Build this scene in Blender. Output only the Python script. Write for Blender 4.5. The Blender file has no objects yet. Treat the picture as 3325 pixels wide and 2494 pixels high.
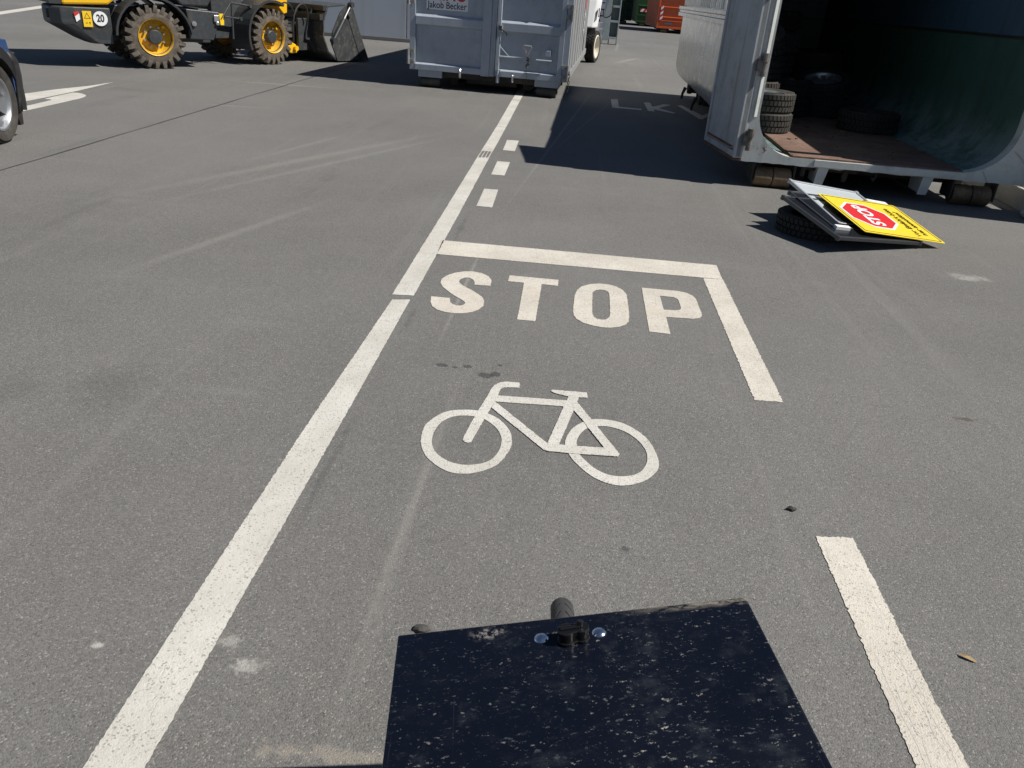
import bpy, bmesh, math, random
from mathutils import Vector, Matrix
random.seed(7)
scene = bpy.context.scene
R = math.radians
# ------------------------------------------------------------------ camera
cd = bpy.data.cameras.new('camera')
cd.sensor_width = 36.0; cd.sensor_fit = 'HORIZONTAL'; cd.lens = 36.0 * 2560.0 / 3325.0
cd.clip_start = 0.05; cd.clip_end = 2000.0
cam = bpy.data.objects.new('camera', cd); scene.collection.objects.link(cam)
fw = Vector((-0.03861704, 0.89465687, -0.44508179)); rt = Vector((0.99441143, 0.07820537, 0.07092122)); up = Vector((-0.09825795, 0.43985566, 0.89267708))
cam.matrix_world = Matrix(((rt.x, up.x, -fw.x, 0), (rt.y, up.y, -fw.y, 0), (rt.z, up.z, -fw.z, 1.474), (0, 0, 0, 1)))
scene.camera = cam
# ------------------------------------------------------------------ sky and sun
SUN_EL, SUN_AZ = R(50.0), R(97.4)
w = bpy.data.worlds.new('World'); scene.world = w; w.use_nodes = True
nt = w.node_tree; bg = nt.nodes['Background']
sky = nt.nodes.new('ShaderNodeTexSky'); sky.sky_type = 'NISHITA'; sky.sun_disc = False
sky.sun_elevation = SUN_EL; sky.sun_rotation = SUN_AZ; sky.air_density = 0.75; sky.dust_density = 0.2; sky.ozone_density = 1.5
nt.links.new(sky.outputs[0], bg.inputs[0]); bg.inputs[1].default_value = 0.05
sd = bpy.data.lights.new('sun', 'SUN'); sd.energy = 5.0; sd.angle = R(0.5); sd.color = (1.0, 0.955, 0.88)
so = bpy.data.objects.new('sun', sd); scene.collection.objects.link(so)
sdir = Vector((math.sin(SUN_AZ) * math.cos(SUN_EL), math.cos(SUN_AZ) * math.cos(SUN_EL), math.sin(SUN_EL)))
so.rotation_euler = (-sdir).to_track_quat('-Z', 'Y').to_euler(); so.location = (20, -3, 30)
scene.view_settings.view_transform = 'Standard'; scene.view_settings.look = 'None'
scene.view_settings.exposure = 0.3; scene.view_settings.gamma = 1.0
DATA = {'S': [[(-0.3415, 4.1532), (-0.3455, 4.2457), (-0.3701, 4.3129), (-0.4155, 4.3581), (-0.4659, 4.3715), (-0.5134, 4.36), (-0.5646, 4.3191), (-0.6036, 4.2571), (-0.6209, 4.1903), (-0.6192, 4.1307), (-0.5981, 4.071), (-0.5622, 4.0125), (-0.5194, 3.9533), (-0.4746, 3.9006), (-0.4526, 3.8748), (-0.4434, 3.85), (-0.448, 3.8238), (-0.4629, 3.8054), (-0.4845, 3.8037), (-0.507, 3.8182), (-0.5227, 3.8452), (-0.5312, 3.9022), (-0.6305, 3.9008), (-0.6208, 3.8185), (-0.6031, 3.7616), (-0.571, 3.72), (-0.5246, 3.6967), (-0.4745, 3.6943), (-0.4369, 3.7042), (-0.3944, 3.7331), (-0.3637, 3.7751), (-0.3458, 3.841), (-0.3516, 3.9129), (-0.3668, 3.9626), (-0.3985, 4.0089), (-0.4434, 4.064), (-0.4878, 4.1093), (-0.5135, 4.1491), (-0.5228, 4.1823), (-0.5186, 4.22), (-0.4988, 4.2504), (-0.4758, 4.2571), (-0.4483, 4.2282), (-0.4355, 4.1882), (-0.432, 4.1463)]], 'T': [[(-0.2519, 4.3627), (0.0323, 4.3623), (0.0317, 4.2593), (-0.061, 4.2618), (-0.0678, 3.6906), (-0.1591, 3.6898), (-0.1615, 4.2572), (-0.2529, 4.2577)]], 'O': [[(0.1283, 4.1326), (0.1394, 4.2163), (0.1669, 4.2881), (0.2151, 4.3406), (0.2717, 4.3667), (0.3279, 4.363), (0.3671, 4.3401), (0.4007, 4.2896), (0.4171, 4.2241), (0.4184, 4.1007), (0.4163, 3.9515), (0.4134, 3.8698), (0.4063, 3.8052), (0.3859, 3.756), (0.3563, 3.724), (0.3133, 3.7), (0.2712, 3.693), (0.2225, 3.7048), (0.1734, 3.73), (0.1379, 3.7785), (0.1247, 3.8241), (0.1212, 3.8938), (0.1232, 3.9991)], [(0.2269, 4.2058), (0.2455, 4.2461), (0.2695, 4.2622), (0.2969, 4.2581), (0.3159, 4.2353), (0.3206, 4.1858), (0.3193, 4.0521), (0.3152, 3.8841), (0.3072, 3.8382), (0.2919, 3.8067), (0.2701, 3.7953), (0.2453, 3.8024), (0.2278, 3.8313), (0.2211, 3.8694), (0.2231, 4.0261)]], 'P': [[(0.5124, 4.3618), (0.7203, 4.3626), (0.7663, 4.3469), (0.7969, 4.3061), (0.8096, 4.2521), (0.8104, 4.1411), (0.8112, 4.0351), (0.8063, 3.9885), (0.7897, 3.9578), (0.754, 3.9365), (0.7024, 3.9331), (0.6103, 3.9251), (0.6099, 3.6904), (0.5049, 3.6968)], [(0.6067, 4.2535), (0.6845, 4.2497), (0.705, 4.2234), (0.7063, 4.1789), (0.7072, 4.0919), (0.6986, 4.0556), (0.6774, 4.0394), (0.6078, 4.0314), (0.6069, 4.0865)]], 'bike': [[[(-0.4171, 2.4321), (-0.4199, 2.4506), (-0.4217, 2.4697), (-0.4228, 2.4886), (-0.423, 2.5063), (-0.423, 2.5215), (-0.4224, 2.535), (-0.4204, 2.5487), (-0.4162, 2.5643), (-0.4088, 2.5839), (-0.3988, 2.606), (-0.3877, 2.6275), (-0.3771, 2.6451), (-0.3673, 2.6574), (-0.3576, 2.6661), (-0.3478, 2.6727), (-0.3377, 2.6787), (-0.3273, 2.6839), (-0.3168, 2.6879), (-0.3061, 2.6909), (-0.2949, 2.6934), (-0.2832, 2.6959), (-0.271, 2.6979), (-0.2586, 2.6988), (-0.2461, 2.6981), (-0.2333, 2.6954), (-0.2203, 2.6913), (-0.2074, 2.6857), (-0.1947, 2.6788), (-0.1822, 2.671), (-0.1699, 2.6621), (-0.1579, 2.6514), (-0.1463, 2.6382), (-0.1348, 2.6214), (-0.1234, 2.6017), (-0.1131, 2.5814), (-0.105, 2.5625), (-0.0995, 2.5455), (-0.0958, 2.5293), (-0.0936, 2.5134), (-0.0921, 2.4972), (-0.0909, 2.4818), (-0.0904, 2.467), (-0.0913, 2.4508), (-0.0944, 2.4317), (-0.0998, 2.4072), (-0.1071, 2.3794), (-0.1159, 2.352), (-0.126, 2.3289), (-0.1378, 2.3106), (-0.1512, 2.2952), (-0.1654, 2.2821), (-0.1794, 2.2708), (-0.193, 2.2612), (-0.2067, 2.2534), (-0.2206, 2.2476), (-0.2348, 2.2438), (-0.2491, 2.2417), (-0.2637, 2.2413), (-0.2786, 2.2434), (-0.2941, 2.249), (-0.3113, 2.2594), (-0.3298, 2.2739), (-0.3476, 2.2901), (-0.3627, 2.3057), (-0.3741, 2.3199), (-0.3831, 2.3342), (-0.3905, 2.3488), (-0.3973, 2.3641), (-0.4036, 2.3802), (-0.409, 2.3971), (-0.4134, 2.4145)], [(-0.3784, 2.4399), (-0.3804, 2.4559), (-0.3814, 2.4724), (-0.3814, 2.4892), (-0.3804, 2.5064), (-0.3785, 2.5247), (-0.3756, 2.5438), (-0.3717, 2.5624), (-0.3665, 2.5791), (-0.3599, 2.5934), (-0.3519, 2.6061), (-0.3432, 2.6171), (-0.3344, 2.6264), (-0.3257, 2.6337), (-0.3169, 2.6391), (-0.3076, 2.643), (-0.2974, 2.6461), (-0.286, 2.6484), (-0.2735, 2.6496), (-0.2609, 2.6498), (-0.249, 2.6488), (-0.2384, 2.6475), (-0.2285, 2.6455), (-0.2185, 2.6416), (-0.2076, 2.6346), (-0.1952, 2.6235), (-0.1818, 2.6092), (-0.1689, 2.5934), (-0.1581, 2.5778), (-0.1496, 2.562), (-0.1427, 2.5454), (-0.1371, 2.5291), (-0.1328, 2.5141), (-0.1301, 2.5009), (-0.1288, 2.4888), (-0.1284, 2.4772), (-0.1284, 2.4653), (-0.1285, 2.4532), (-0.1289, 2.4413), (-0.1301, 2.4292), (-0.1322, 2.4163), (-0.1352, 2.4018), (-0.139, 2.3864), (-0.1436, 2.3714), (-0.149, 2.3585), (-0.1551, 2.348), (-0.1619, 2.339), (-0.1694, 2.3312), (-0.1775, 2.3242), (-0.1863, 2.3179), (-0.1958, 2.3124), (-0.2056, 2.3079), (-0.215, 2.3043), (-0.2238, 2.3018), (-0.2324, 2.3003), (-0.2411, 2.2996), (-0.2502, 2.2998), (-0.2601, 2.3005), (-0.2704, 2.3019), (-0.2809, 2.3043), (-0.2913, 2.3083), (-0.3017, 2.314), (-0.3124, 2.3212), (-0.3226, 2.3294), (-0.332, 2.3382), (-0.3404, 2.3472), (-0.348, 2.3567), (-0.3549, 2.3672), (-0.3611, 2.3791), (-0.3666, 2.3927), (-0.3714, 2.4078), (-0.3754, 2.4238)]], [[(0.1027, 2.5113), (0.1039, 2.5317), (0.1071, 2.5545), (0.1118, 2.5777), (0.1175, 2.5991), (0.1242, 2.6182), (0.1322, 2.6361), (0.1414, 2.6527), (0.1518, 2.6682), (0.1637, 2.6829), (0.177, 2.6967), (0.1911, 2.7086), (0.2053, 2.7178), (0.2194, 2.7238), (0.2337, 2.7272), (0.2484, 2.7285), (0.2636, 2.7281), (0.2797, 2.7265), (0.2965, 2.7235), (0.3133, 2.7181), (0.3298, 2.7095), (0.3463, 2.6973), (0.3629, 2.682), (0.3784, 2.6647), (0.3921, 2.6461), (0.4035, 2.6266), (0.4134, 2.6057), (0.4217, 2.5834), (0.4285, 2.5595), (0.4343, 2.5326), (0.4387, 2.5034), (0.4415, 2.4748), (0.4422, 2.4498), (0.4409, 2.4294), (0.4379, 2.4117), (0.433, 2.3952), (0.4259, 2.3785), (0.4164, 2.3607), (0.4047, 2.3427), (0.3914, 2.3258), (0.3771, 2.3112), (0.361, 2.2985), (0.3433, 2.2873), (0.3253, 2.2783), (0.3085, 2.2723), (0.2932, 2.2697), (0.2786, 2.27), (0.2644, 2.2726), (0.2504, 2.2769), (0.2366, 2.2829), (0.223, 2.2909), (0.2096, 2.3009), (0.1963, 2.3131), (0.1828, 2.3285), (0.169, 2.347), (0.156, 2.3664), (0.1446, 2.3848), (0.1353, 2.4014), (0.1275, 2.4175), (0.121, 2.4333), (0.1154, 2.449), (0.1104, 2.4642), (0.1063, 2.4788), (0.1036, 2.4941)], [(0.146, 2.5199), (0.146, 2.5343), (0.1473, 2.5473), (0.1494, 2.5595), (0.1521, 2.5716), (0.1555, 2.584), (0.1597, 2.5962), (0.1644, 2.6079), (0.1694, 2.6184), (0.174, 2.6275), (0.1787, 2.6354), (0.1842, 2.6426), (0.1913, 2.6494), (0.2008, 2.6562), (0.212, 2.6626), (0.224, 2.6681), (0.2356, 2.6719), (0.2464, 2.6741), (0.2571, 2.6749), (0.2681, 2.6743), (0.2796, 2.672), (0.2922, 2.668), (0.3056, 2.6625), (0.3188, 2.6554), (0.3311, 2.6469), (0.3424, 2.6368), (0.353, 2.6251), (0.3628, 2.6123), (0.3716, 2.5987), (0.3796, 2.5842), (0.3866, 2.5686), (0.3926, 2.5527), (0.3972, 2.5368), (0.4004, 2.5209), (0.4024, 2.5048), (0.4032, 2.4889), (0.403, 2.4735), (0.4018, 2.4588), (0.3997, 2.4445), (0.3966, 2.4307), (0.3927, 2.4173), (0.3879, 2.4039), (0.3823, 2.3907), (0.376, 2.3784), (0.3691, 2.3677), (0.3616, 2.3588), (0.3536, 2.3513), (0.3449, 2.3448), (0.3355, 2.3394), (0.3251, 2.3347), (0.3138, 2.3309), (0.3023, 2.3282), (0.2914, 2.3267), (0.2812, 2.3263), (0.2714, 2.327), (0.2617, 2.3289), (0.252, 2.3323), (0.2421, 2.3374), (0.232, 2.3439), (0.2221, 2.3517), (0.2129, 2.3602), (0.2042, 2.3698), (0.1961, 2.3806), (0.1884, 2.3919), (0.1811, 2.4033), (0.1741, 2.414), (0.1675, 2.4246), (0.1616, 2.436), (0.1566, 2.4492), (0.1526, 2.4654), (0.1494, 2.484), (0.1471, 2.5029)]], [[(-0.2696, 2.4633), (-0.2674, 2.5038), (-0.2471, 2.6511), (-0.2395, 2.6995), (-0.2158, 2.8356), (-0.208, 2.8966), (-0.1975, 2.9342), (-0.1762, 2.9639), (-0.153, 2.9746), (-0.0975, 2.9771), (-0.093, 2.9327), (-0.1579, 2.9204), (-0.1685, 2.9053), (-0.1724, 2.8813), (-0.1766, 2.841), (-0.1825, 2.7824), (-0.1934, 2.7312), (-0.2017, 2.682), (-0.2098, 2.6341), (-0.2336, 2.4772), (-0.2363, 2.4585), (-0.2462, 2.4475), (-0.2604, 2.4512)]], [[(-0.1836, 2.8405), (0.1047, 2.8573), (0.1032, 2.8051), (-0.1819, 2.7855)]], [[(-0.1911, 2.7317), (-0.1818, 2.7845), (0.0382, 2.5001), (0.0494, 2.4456), (0.0286, 2.4495), (0.0109, 2.4726)]], [[(0.094, 2.8071), (0.1111, 2.8965), (0.1535, 2.8975), (0.1466, 2.8482), (0.1333, 2.7765), (0.0811, 2.4988), (0.0651, 2.4712), (0.0383, 2.4985)]], [[(0.037, 2.9273), (0.0437, 2.9394), (0.1867, 2.9444), (0.1897, 2.8981), (0.1511, 2.8939), (0.1112, 2.8934), (0.0756, 2.9023), (0.0493, 2.9142)]], [[(0.1282, 2.8342), (0.1466, 2.8502), (0.2031, 2.7155), (0.2981, 2.4848), (0.3026, 2.4737), (0.2969, 2.4576), (0.2803, 2.4528), (0.2468, 2.5095), (0.1891, 2.6472), (0.1717, 2.6951), (0.1333, 2.7765)]], [[(0.0283, 2.4558), (0.0434, 2.4946), (0.0811, 2.4971), (0.1482, 2.4998), (0.253, 2.5083), (0.2974, 2.4688), (0.2948, 2.4556), (0.1566, 2.446), (0.1093, 2.4446), (0.0412, 2.444)]]], 'dash': [[[(-0.6368, 6.5066), (-0.5225, 6.516), (-0.5106, 5.9103), (-0.6312, 5.9142)]], [[(-0.6438, 7.7158), (-0.5218, 7.7224), (-0.5206, 7.0933), (-0.6392, 7.0921)]], [[(-0.6544, 8.968), (-0.5257, 8.9808), (-0.5204, 8.3216), (-0.6449, 8.332)]]], 'stopbar': [[(-0.7336, 4.9379), (1.0299, 4.9437), (0.9966, 4.7263), (0.9211, 4.6561), (0.9057, 4.6543), (-0.7238, 4.6363)]], 'rleg': [[(0.9053, 4.6515), (1.0308, 4.9382), (1.0203, 3.0395), (0.8986, 3.0346)]], 'rdash': [[(0.9065, 2.0939), (1.0265, 2.1074), (1.0279, 1.2754), (0.9079, 1.2594)]], 'lupper': [(-0.8347, 3.8729), (-0.7221, 3.8896), (-0.7732, 13.1896), (-0.8943, 13.1566), (-0.8401, 5.5713), (-0.7256, 5.6129), (-0.849, 7.8243), (-0.742, 7.8753), (-0.8515, 8.2149), (-0.7371, 8.1863)], 'llower': [(-0.8188, 3.7993), (-0.729, 3.8239), (-0.7328, 1.04), (-0.853, 1.0239)], 'arrow': [[(-6.124, 10.8067), (-6.1655, 10.2906), (-6.2871, 9.7694), (-6.3289, 9.3467), (-6.3653, 9.0751), (-6.0149, 8.5489), (-6.0027, 8.8433), (-6.0092, 9.3171), (-6.0321, 9.8356)]], 'arrow2': [[(-5.9448, 9.0195), (-5.9686, 9.251), (-5.9869, 9.6513), (-5.9194, 9.66), (-5.8346, 9.6139), (-5.7539, 9.5325), (-5.711, 9.4416), (-5.6759, 9.2919), (-5.6496, 8.732), (-5.6329, 8.1632), (-5.6438, 7.9918), (-5.7867, 8.2064), (-5.8058, 8.5214), (-5.8429, 8.9947), (-5.8845, 9.0251)]], 'LKW': [[[(0.6553, 13.7735), (0.768, 13.8349), (0.7475, 12.8463), (1.0901, 12.8191), (1.0827, 12.6636), (0.6381, 12.6699)]], [[(1.1912, 13.7068), (1.2976, 13.743), (1.2878, 13.1937), (1.5108, 13.683), (1.6218, 13.6474), (1.379, 13.0972), (1.6002, 12.6488), (1.5415, 12.5951), (1.2841, 12.8799), (1.2736, 12.6241), (1.1801, 12.6532)]], [[(1.7348, 13.6876), (1.8233, 13.711), (1.9956, 12.6298), (2.1894, 13.1598), (2.2607, 13.122), (1.9497, 12.2203), (1.8938, 12.1861)]]], 'bgline': [[(-15.2784, 21.9784), (-16.5473, 25.7194), (-15.8961, 24.6888), (-14.6809, 21.0999)]]}
# ------------------------------------------------------------------ material helpers
class N:
    def __init__(s, name):
        s.m = bpy.data.materials.new(name); s.m.use_nodes = True
        s.t = s.m.node_tree; s.b = s.t.nodes['Principled BSDF']; s.tc = None
    def n(s, kind, **kw):
        o = s.t.nodes.new('ShaderNode' + kind)
        for k, v in kw.items(): setattr(o, k, v)
        return o
    def put(s, sock, v):
        if isinstance(v, bpy.types.NodeSocket): s.t.links.new(v, sock)
        else:
            try: sock.default_value = v
            except Exception: sock.default_value = (*v, 1.0)
    def co(s, scale=(1, 1, 1), loc=(0, 0, 0), rot=(0, 0, 0)):
        if s.tc is None: s.tc = s.n('TexCoord').outputs['Object']
        m = s.n('Mapping'); s.put(m.inputs['Vector'], s.tc)
        m.inputs['Scale'].default_value = scale; m.inputs['Location'].default_value = loc; m.inputs['Rotation'].default_value = rot
        return m.outputs[0]
    def noise(s, scale, detail=4, rough=.6, v=None, dist=0.0):
        o = s.n('TexNoise'); s.put(o.inputs['Vector'], v if v is not None else s.co())
        o.inputs['Scale'].default_value = scale; o.inputs['Detail'].default_value = detail
        o.inputs['Roughness'].default_value = rough; o.inputs['Distortion'].default_value = dist
        return o.outputs[0]
    def vor(s, scale, v=None, out='Distance', feature='F1'):
        o = s.n('TexVoronoi', feature=feature); s.put(o.inputs['Vector'], v if v is not None else s.co()); o.inputs['Scale'].default_value = scale
        return o.outputs[out]
    def math(s, op, a, b=0.0, c=0.0, clamp=False):
        o = s.n('Math', operation=op); o.use_clamp = clamp
        s.put(o.inputs[0], a); s.put(o.inputs[1], b); s.put(o.inputs[2], c); return o.outputs[0]
    def ramp(s, f, a, b, lo=0.0, hi=1.0):
        o = s.n('MapRange'); o.interpolation_type = 'SMOOTHSTEP'
        s.put(o.inputs[0], f)
        for i, v in ((1, a), (2, b), (3, lo), (4, hi)): o.inputs[i].default_value = v
        return o.outputs[0]
    def mix(s, f, a, b, mode='MIX'):
        o = s.n('MixRGB', blend_type=mode); s.put(o.inputs[0], f); s.put(o.inputs[1], a); s.put(o.inputs[2], b); return o.outputs[0]
    def bump(s, h, dist=.01, strength=1.0):
        o = s.n('Bump'); s.put(o.inputs['Height'], h); o.inputs['Distance'].default_value = dist; o.inputs['Strength'].default_value = strength
        s.put(s.b.inputs['Normal'], o.outputs[0])
    def xyz(s):
        o = s.n('SeparateXYZ')
        if s.tc is None: s.tc = s.n('TexCoord').outputs['Object']
        s.put(o.inputs[0], s.tc); return o.outputs
    def fin(s, col, rough=.6, metal=0.0, **kw):
        s.put(s.b.inputs['Base Color'], col); s.put(s.b.inputs['Roughness'], rough); s.put(s.b.inputs['Metallic'], metal)
        for k, v in kw.items(): s.put(s.b.inputs[k], v)
        return s.m
def paint(name, col, rough=.45, var=.12, dirt=(.12, .10, .08), damt=.25, rust=0.0, metal=0.0, coat=0.0, scale=1.0, bump=.0008, streak=0.0):
    s = N(name)
    a = s.noise(3.0 * scale, 5); f = s.noise(40 * scale, 3)
    k = s.math('ADD', s.math('MULTIPLY', a, .7), s.math('MULTIPLY', f, .3))
    c = s.mix(s.ramp(k, .3, .7), tuple(x * (1 - var) for x in col), tuple(min(1, x * (1 + var)) for x in col))
    d = s.noise(6 * scale, 7, .7, s.co(loc=(3, 1, 7)))
    c = s.mix(s.math('MULTIPLY', s.ramp(d, .48, .75), damt), c, dirt)
    if streak:
        st = s.noise(9 * scale, 4, .6, s.co(scale=(1, 1, .07)))
        c = s.mix(s.math('MULTIPLY', s.ramp(st, .52, .75), streak), c, tuple(x * .45 for x in dirt))
    sp = s.vor(60 * scale, s.co(loc=(1, 2, 3))); c = s.mix(s.math('MULTIPLY', s.ramp(sp, .12, .03), s.math('MULTIPLY', s.ramp(d, .5, .6), .5)), c, (.05, .045, .04))
    if rust:
        r1 = s.noise(4.5 * scale, 9, .72, s.co(loc=(9, 4, 2)))
        m = s.ramp(r1, .74 - rust * .25, .78 - rust * .24)
        rc = s.mix(s.noise(30 * scale, 5), (.055, .022, .012), (.21, .085, .035))
        c = s.mix(m, c, rc)
        h = s.math('ADD', s.math('MULTIPLY', f, .3), s.math('MULTIPLY', m, .8))
    else: h = f
    s.bump(h, bump)
    s.fin(c, s.math('ADD', s.math('MULTIPLY', d, .3), rough - .15), metal)
    if coat: s.b.inputs['Coat Weight'].default_value = coat; s.b.inputs['Coat Roughness'].default_value = .06
    return s.m
def rusty(name, a, b, rough=.85, scale=1.0):
    s = N(name); n1 = s.noise(5 * scale, 8, .7); n2 = s.noise(45 * scale, 4)
    c = s.mix(s.ramp(n1, .3, .7), a, b); c = s.mix(s.math('MULTIPLY', s.ramp(n2, .5, .7), .5), c, tuple(x * .4 for x in a))
    s.bump(s.math('ADD', n1, n2), .002); return s.fin(c, rough)
def rubber(name, a=(.018, .017, .016), dust=(.10, .085, .07), damt=.3, rough=.8):
    s = N(name); n1 = s.noise(7, 6, .7); n2 = s.noise(60, 3)
    c = s.mix(s.math('MULTIPLY', s.ramp(n1, .4, .7), damt), a, dust); c = s.mix(s.math('MULTIPLY', n2, damt * .5), c, dust)
    s.bump(n2, .001); return s.fin(c, rough)
def flat(name, col, rough=.5, metal=0.0):
    s = N(name); n = s.noise(25, 4); c = s.mix(n, tuple(x * .88 for x in col), tuple(min(1, x * 1.1) for x in col)); return s.fin(c, rough, metal)

# ------------------------------------------------------------------ mesh helpers
class MB:
    def __init__(s): s.bm = bmesh.new()
    def face(s, pts, M=None):
        vs = [s.bm.verts.new((M @ Vector(p)) if M else Vector(p)) for p in pts]
        return s.bm.faces.new(vs)
    def box(s, x0, x1, y0, y1, z0, z1, M=None):
        c = [(x, y, z) for z in (z0, z1) for y in (y0, y1) for x in (x0, x1)]
        v = [s.bm.verts.new((M @ Vector(p)) if M else Vector(p)) for p in c]
        for f in ((0, 2, 3, 1), (4, 5, 7, 6), (0, 1, 5, 4), (2, 6, 7, 3), (0, 4, 6, 2), (1, 3, 7, 5)): s.bm.faces.new([v[i] for i in f])
        return s
    def prism(s, poly, a0, a1, axis='y', M=None, inset=None):
        # poly: 2D outline; axis y -> (x,z), x -> (y,z), z -> (x,y)
        def P(p, a):
            q = {'y': (p[0], a, p[1]), 'x': (a, p[0], p[1]), 'z': (p[0], p[1], a)}[axis]
            return (M @ Vector(q)) if M else Vector(q)
        A = [s.bm.verts.new(P(p, a0)) for p in poly]; B = [s.bm.verts.new(P(p, a1)) for p in poly]
        n = len(poly)
        for i in range(n): s.bm.faces.new((A[i], A[(i + 1) % n], B[(i + 1) % n], B[i]))
        s.bm.faces.new(A[::-1]); s.bm.faces.new(B); return s
    def tube(s, path, r, n=8, M=None, closed=False, cap=True):
        P = [Vector(p) for p in path]; rings = []; m = len(P)
        ref = None
        for i, p in enumerate(P):
            if closed: d = P[(i + 1) % m] - P[i - 1]
            else: d = (P[min(i + 1, m - 1)] - P[max(i - 1, 0)])
            d.normalize()
            if ref is None:
                ref = d.orthogonal().normalized()
            else:
                ref = (ref - d * ref.dot(d)).normalized()
            b = d.cross(ref); rr = r[i] if isinstance(r, (list, tuple)) else r
            ring = []
            for k in range(n):
                a = 2 * math.pi * k / n; q = p + ref * (rr * math.cos(a)) + b * (rr * math.sin(a))
                ring.append(s.bm.verts.new((M @ q) if M else q))
            rings.append(ring)
        for i in range(m if closed else m - 1):
            A = rings[i]; B = rings[(i + 1) % m]
            for k in range(n): s.bm.faces.new((A[k], A[(k + 1) % n], B[(k + 1) % n], B[k]))
        if cap and not closed:
            s.bm.faces.new(rings[0][::-1]); s.bm.faces.new(rings[-1])
        return s
    def cyl(s, a, b, r, n=20, M=None, r2=None):
        return s.tube([a, b], [r, r if r2 is None else r2], n, M)
    def lathe(s, prof, n=40, axis='y', M=None, closed=True):
        # prof: (radius, offset along the axis)
        rings = []
        for k in range(n):
            a = 2 * math.pi * k / n; c, d = math.cos(a), math.sin(a); ring = []
            for r, o in prof:
                q = Vector({'y': (r * c, o, r * d), 'z': (r * c, r * d, o), 'x': (o, r * c, r * d)}[axis])
                ring.append(s.bm.verts.new((M @ q) if M else q))
            rings.append(ring)
        m = len(prof)
        for k in range(n):
            A, B = rings[k], rings[(k + 1) % n]
            for i in range(m if closed else m - 1):
                j = (i + 1) % m; s.bm.faces.new((A[i], B[i], B[j], A[j]))
        return s
    def build(s, name, mat, parent=None, smooth=None, bevel=0.0, seg=2, loc=None):
        bmesh.ops.recalc_face_normals(s.bm, faces=s.bm.faces[:])
        me = bpy.data.meshes.new(name); s.bm.to_mesh(me); s.bm.free()
        for m in (mat if isinstance(mat, (list, tuple)) else [mat]): me.materials.append(m)
        o = bpy.data.objects.new(name, me); scene.collection.objects.link(o)
        if parent: o.parent = parent
        if loc: o.location = loc
        if smooth is not None:
            for p in me.polygons: p.use_smooth = True
            bm = bmesh.new(); bm.from_mesh(me)
            for e in bm.edges:
                if len(e.link_faces) == 2 and e.calc_face_angle(0) > R(smooth): e.smooth = False
            bm.to_mesh(me); bm.free()
        if bevel:
            b = o.modifiers.new('bevel', 'BEVEL'); b.width = bevel; b.segments = seg; b.limit_method = 'ANGLE'; b.angle_limit = R(35)
        return o
def thing(name, label, cat, loc=(0, 0, 0), rz=0.0, group=None, M=None):
    o = bpy.data.objects.new(name, None); scene.collection.objects.link(o); o.empty_display_size = .2
    if M is not None: o.matrix_world = M
    else: o.location = loc; o.rotation_euler = (0, 0, rz)
    return tag(o, label, cat, group)
def tag(o, label, cat, group=None):
    o['label'] = label; o['category'] = cat
    if group: o['group'] = group
    return o
def struct(o, kind='structure'): o['kind'] = kind; return o
def dup(root, loc, rot, label, group=None):
    r = root.copy(); scene.collection.objects.link(r); r.location = loc; r.rotation_euler = rot; r['label'] = label
    if group: r['group'] = group
    for ch in list(root.children):
        c = ch.copy(); scene.collection.objects.link(c); c.parent = r
        for gch in ch.children:
            d = gch.copy(); scene.collection.objects.link(d); d.parent = c
    return r
def outline(name, loops, mat, parent=None, th=0.0, M=None, z=0.0):
    """flat sheet (or plate th thick) from 2D loops, later loops cut holes"""
    cu = bpy.data.curves.new(name, 'CURVE'); cu.dimensions = '2D'; cu.fill_mode = 'BOTH'; cu.extrude = th / 2
    for lp in loops:
        sp = cu.splines.new('POLY'); sp.points.add(len(lp) - 1); sp.use_cyclic_u = True
        for p, q in zip(sp.points, lp): p.co = (q[0], q[1], 0, 1)
    return _conv(cu, name, mat, parent, M, z)
def _conv(cu, name, mat, parent, M, z):
    t = bpy.data.objects.new('tmp', cu); scene.collection.objects.link(t)
    dg = bpy.context.evaluated_depsgraph_get(); me = bpy.data.meshes.new_from_object(t.evaluated_get(dg))
    bpy.data.objects.remove(t); bpy.data.curves.remove(cu)
    if z: me.transform(Matrix.Translation((0, 0, z)))
    if M is not None: me.transform(M)
    me.materials.clear(); me.materials.append(mat); me.name = name
    o = bpy.data.objects.new(name, me); scene.collection.objects.link(o)
    if parent: o.parent = parent
    return o
def text(name, body, size, mat, parent, M, th=.001, bold=0.0, sx=1.0, align='CENTER', space=1.0):
    cu = bpy.data.curves.new(name, 'FONT'); cu.body = body; cu.size = size; cu.extrude = th / 2; cu.offset = bold
    cu.align_x = align; cu.align_y = 'CENTER'; cu.space_character = space
    return _conv(cu, name, mat, parent, M @ Matrix.Diagonal((sx, 1, 1, 1)), 0)
def frame(o, x, y):
    x = Vector(x).normalized(); y = Vector(y); y = (y - x * y.dot(x)).normalized(); z = x.cross(y)
    return Matrix(((x.x, y.x, z.x, o[0]), (x.y, y.y, z.y, o[1]), (x.z, y.z, z.z, o[2]), (0, 0, 0, 1)))
def join(objs, name):
    """merge freshly built pieces of one surface into one mesh"""
    bm = bmesh.new()
    for o in objs: bm.from_mesh(o.data)
    me = objs[0].data; keep = objs[0]; bm.to_mesh(me); bm.free(); keep.name = name
    for o in objs[1:]: bpy.data.objects.remove(o)
    return keep
XZ = Matrix.Rotation(R(90), 4, 'X')      # 2D (x,y) -> (x,0,z), facing -y

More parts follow.
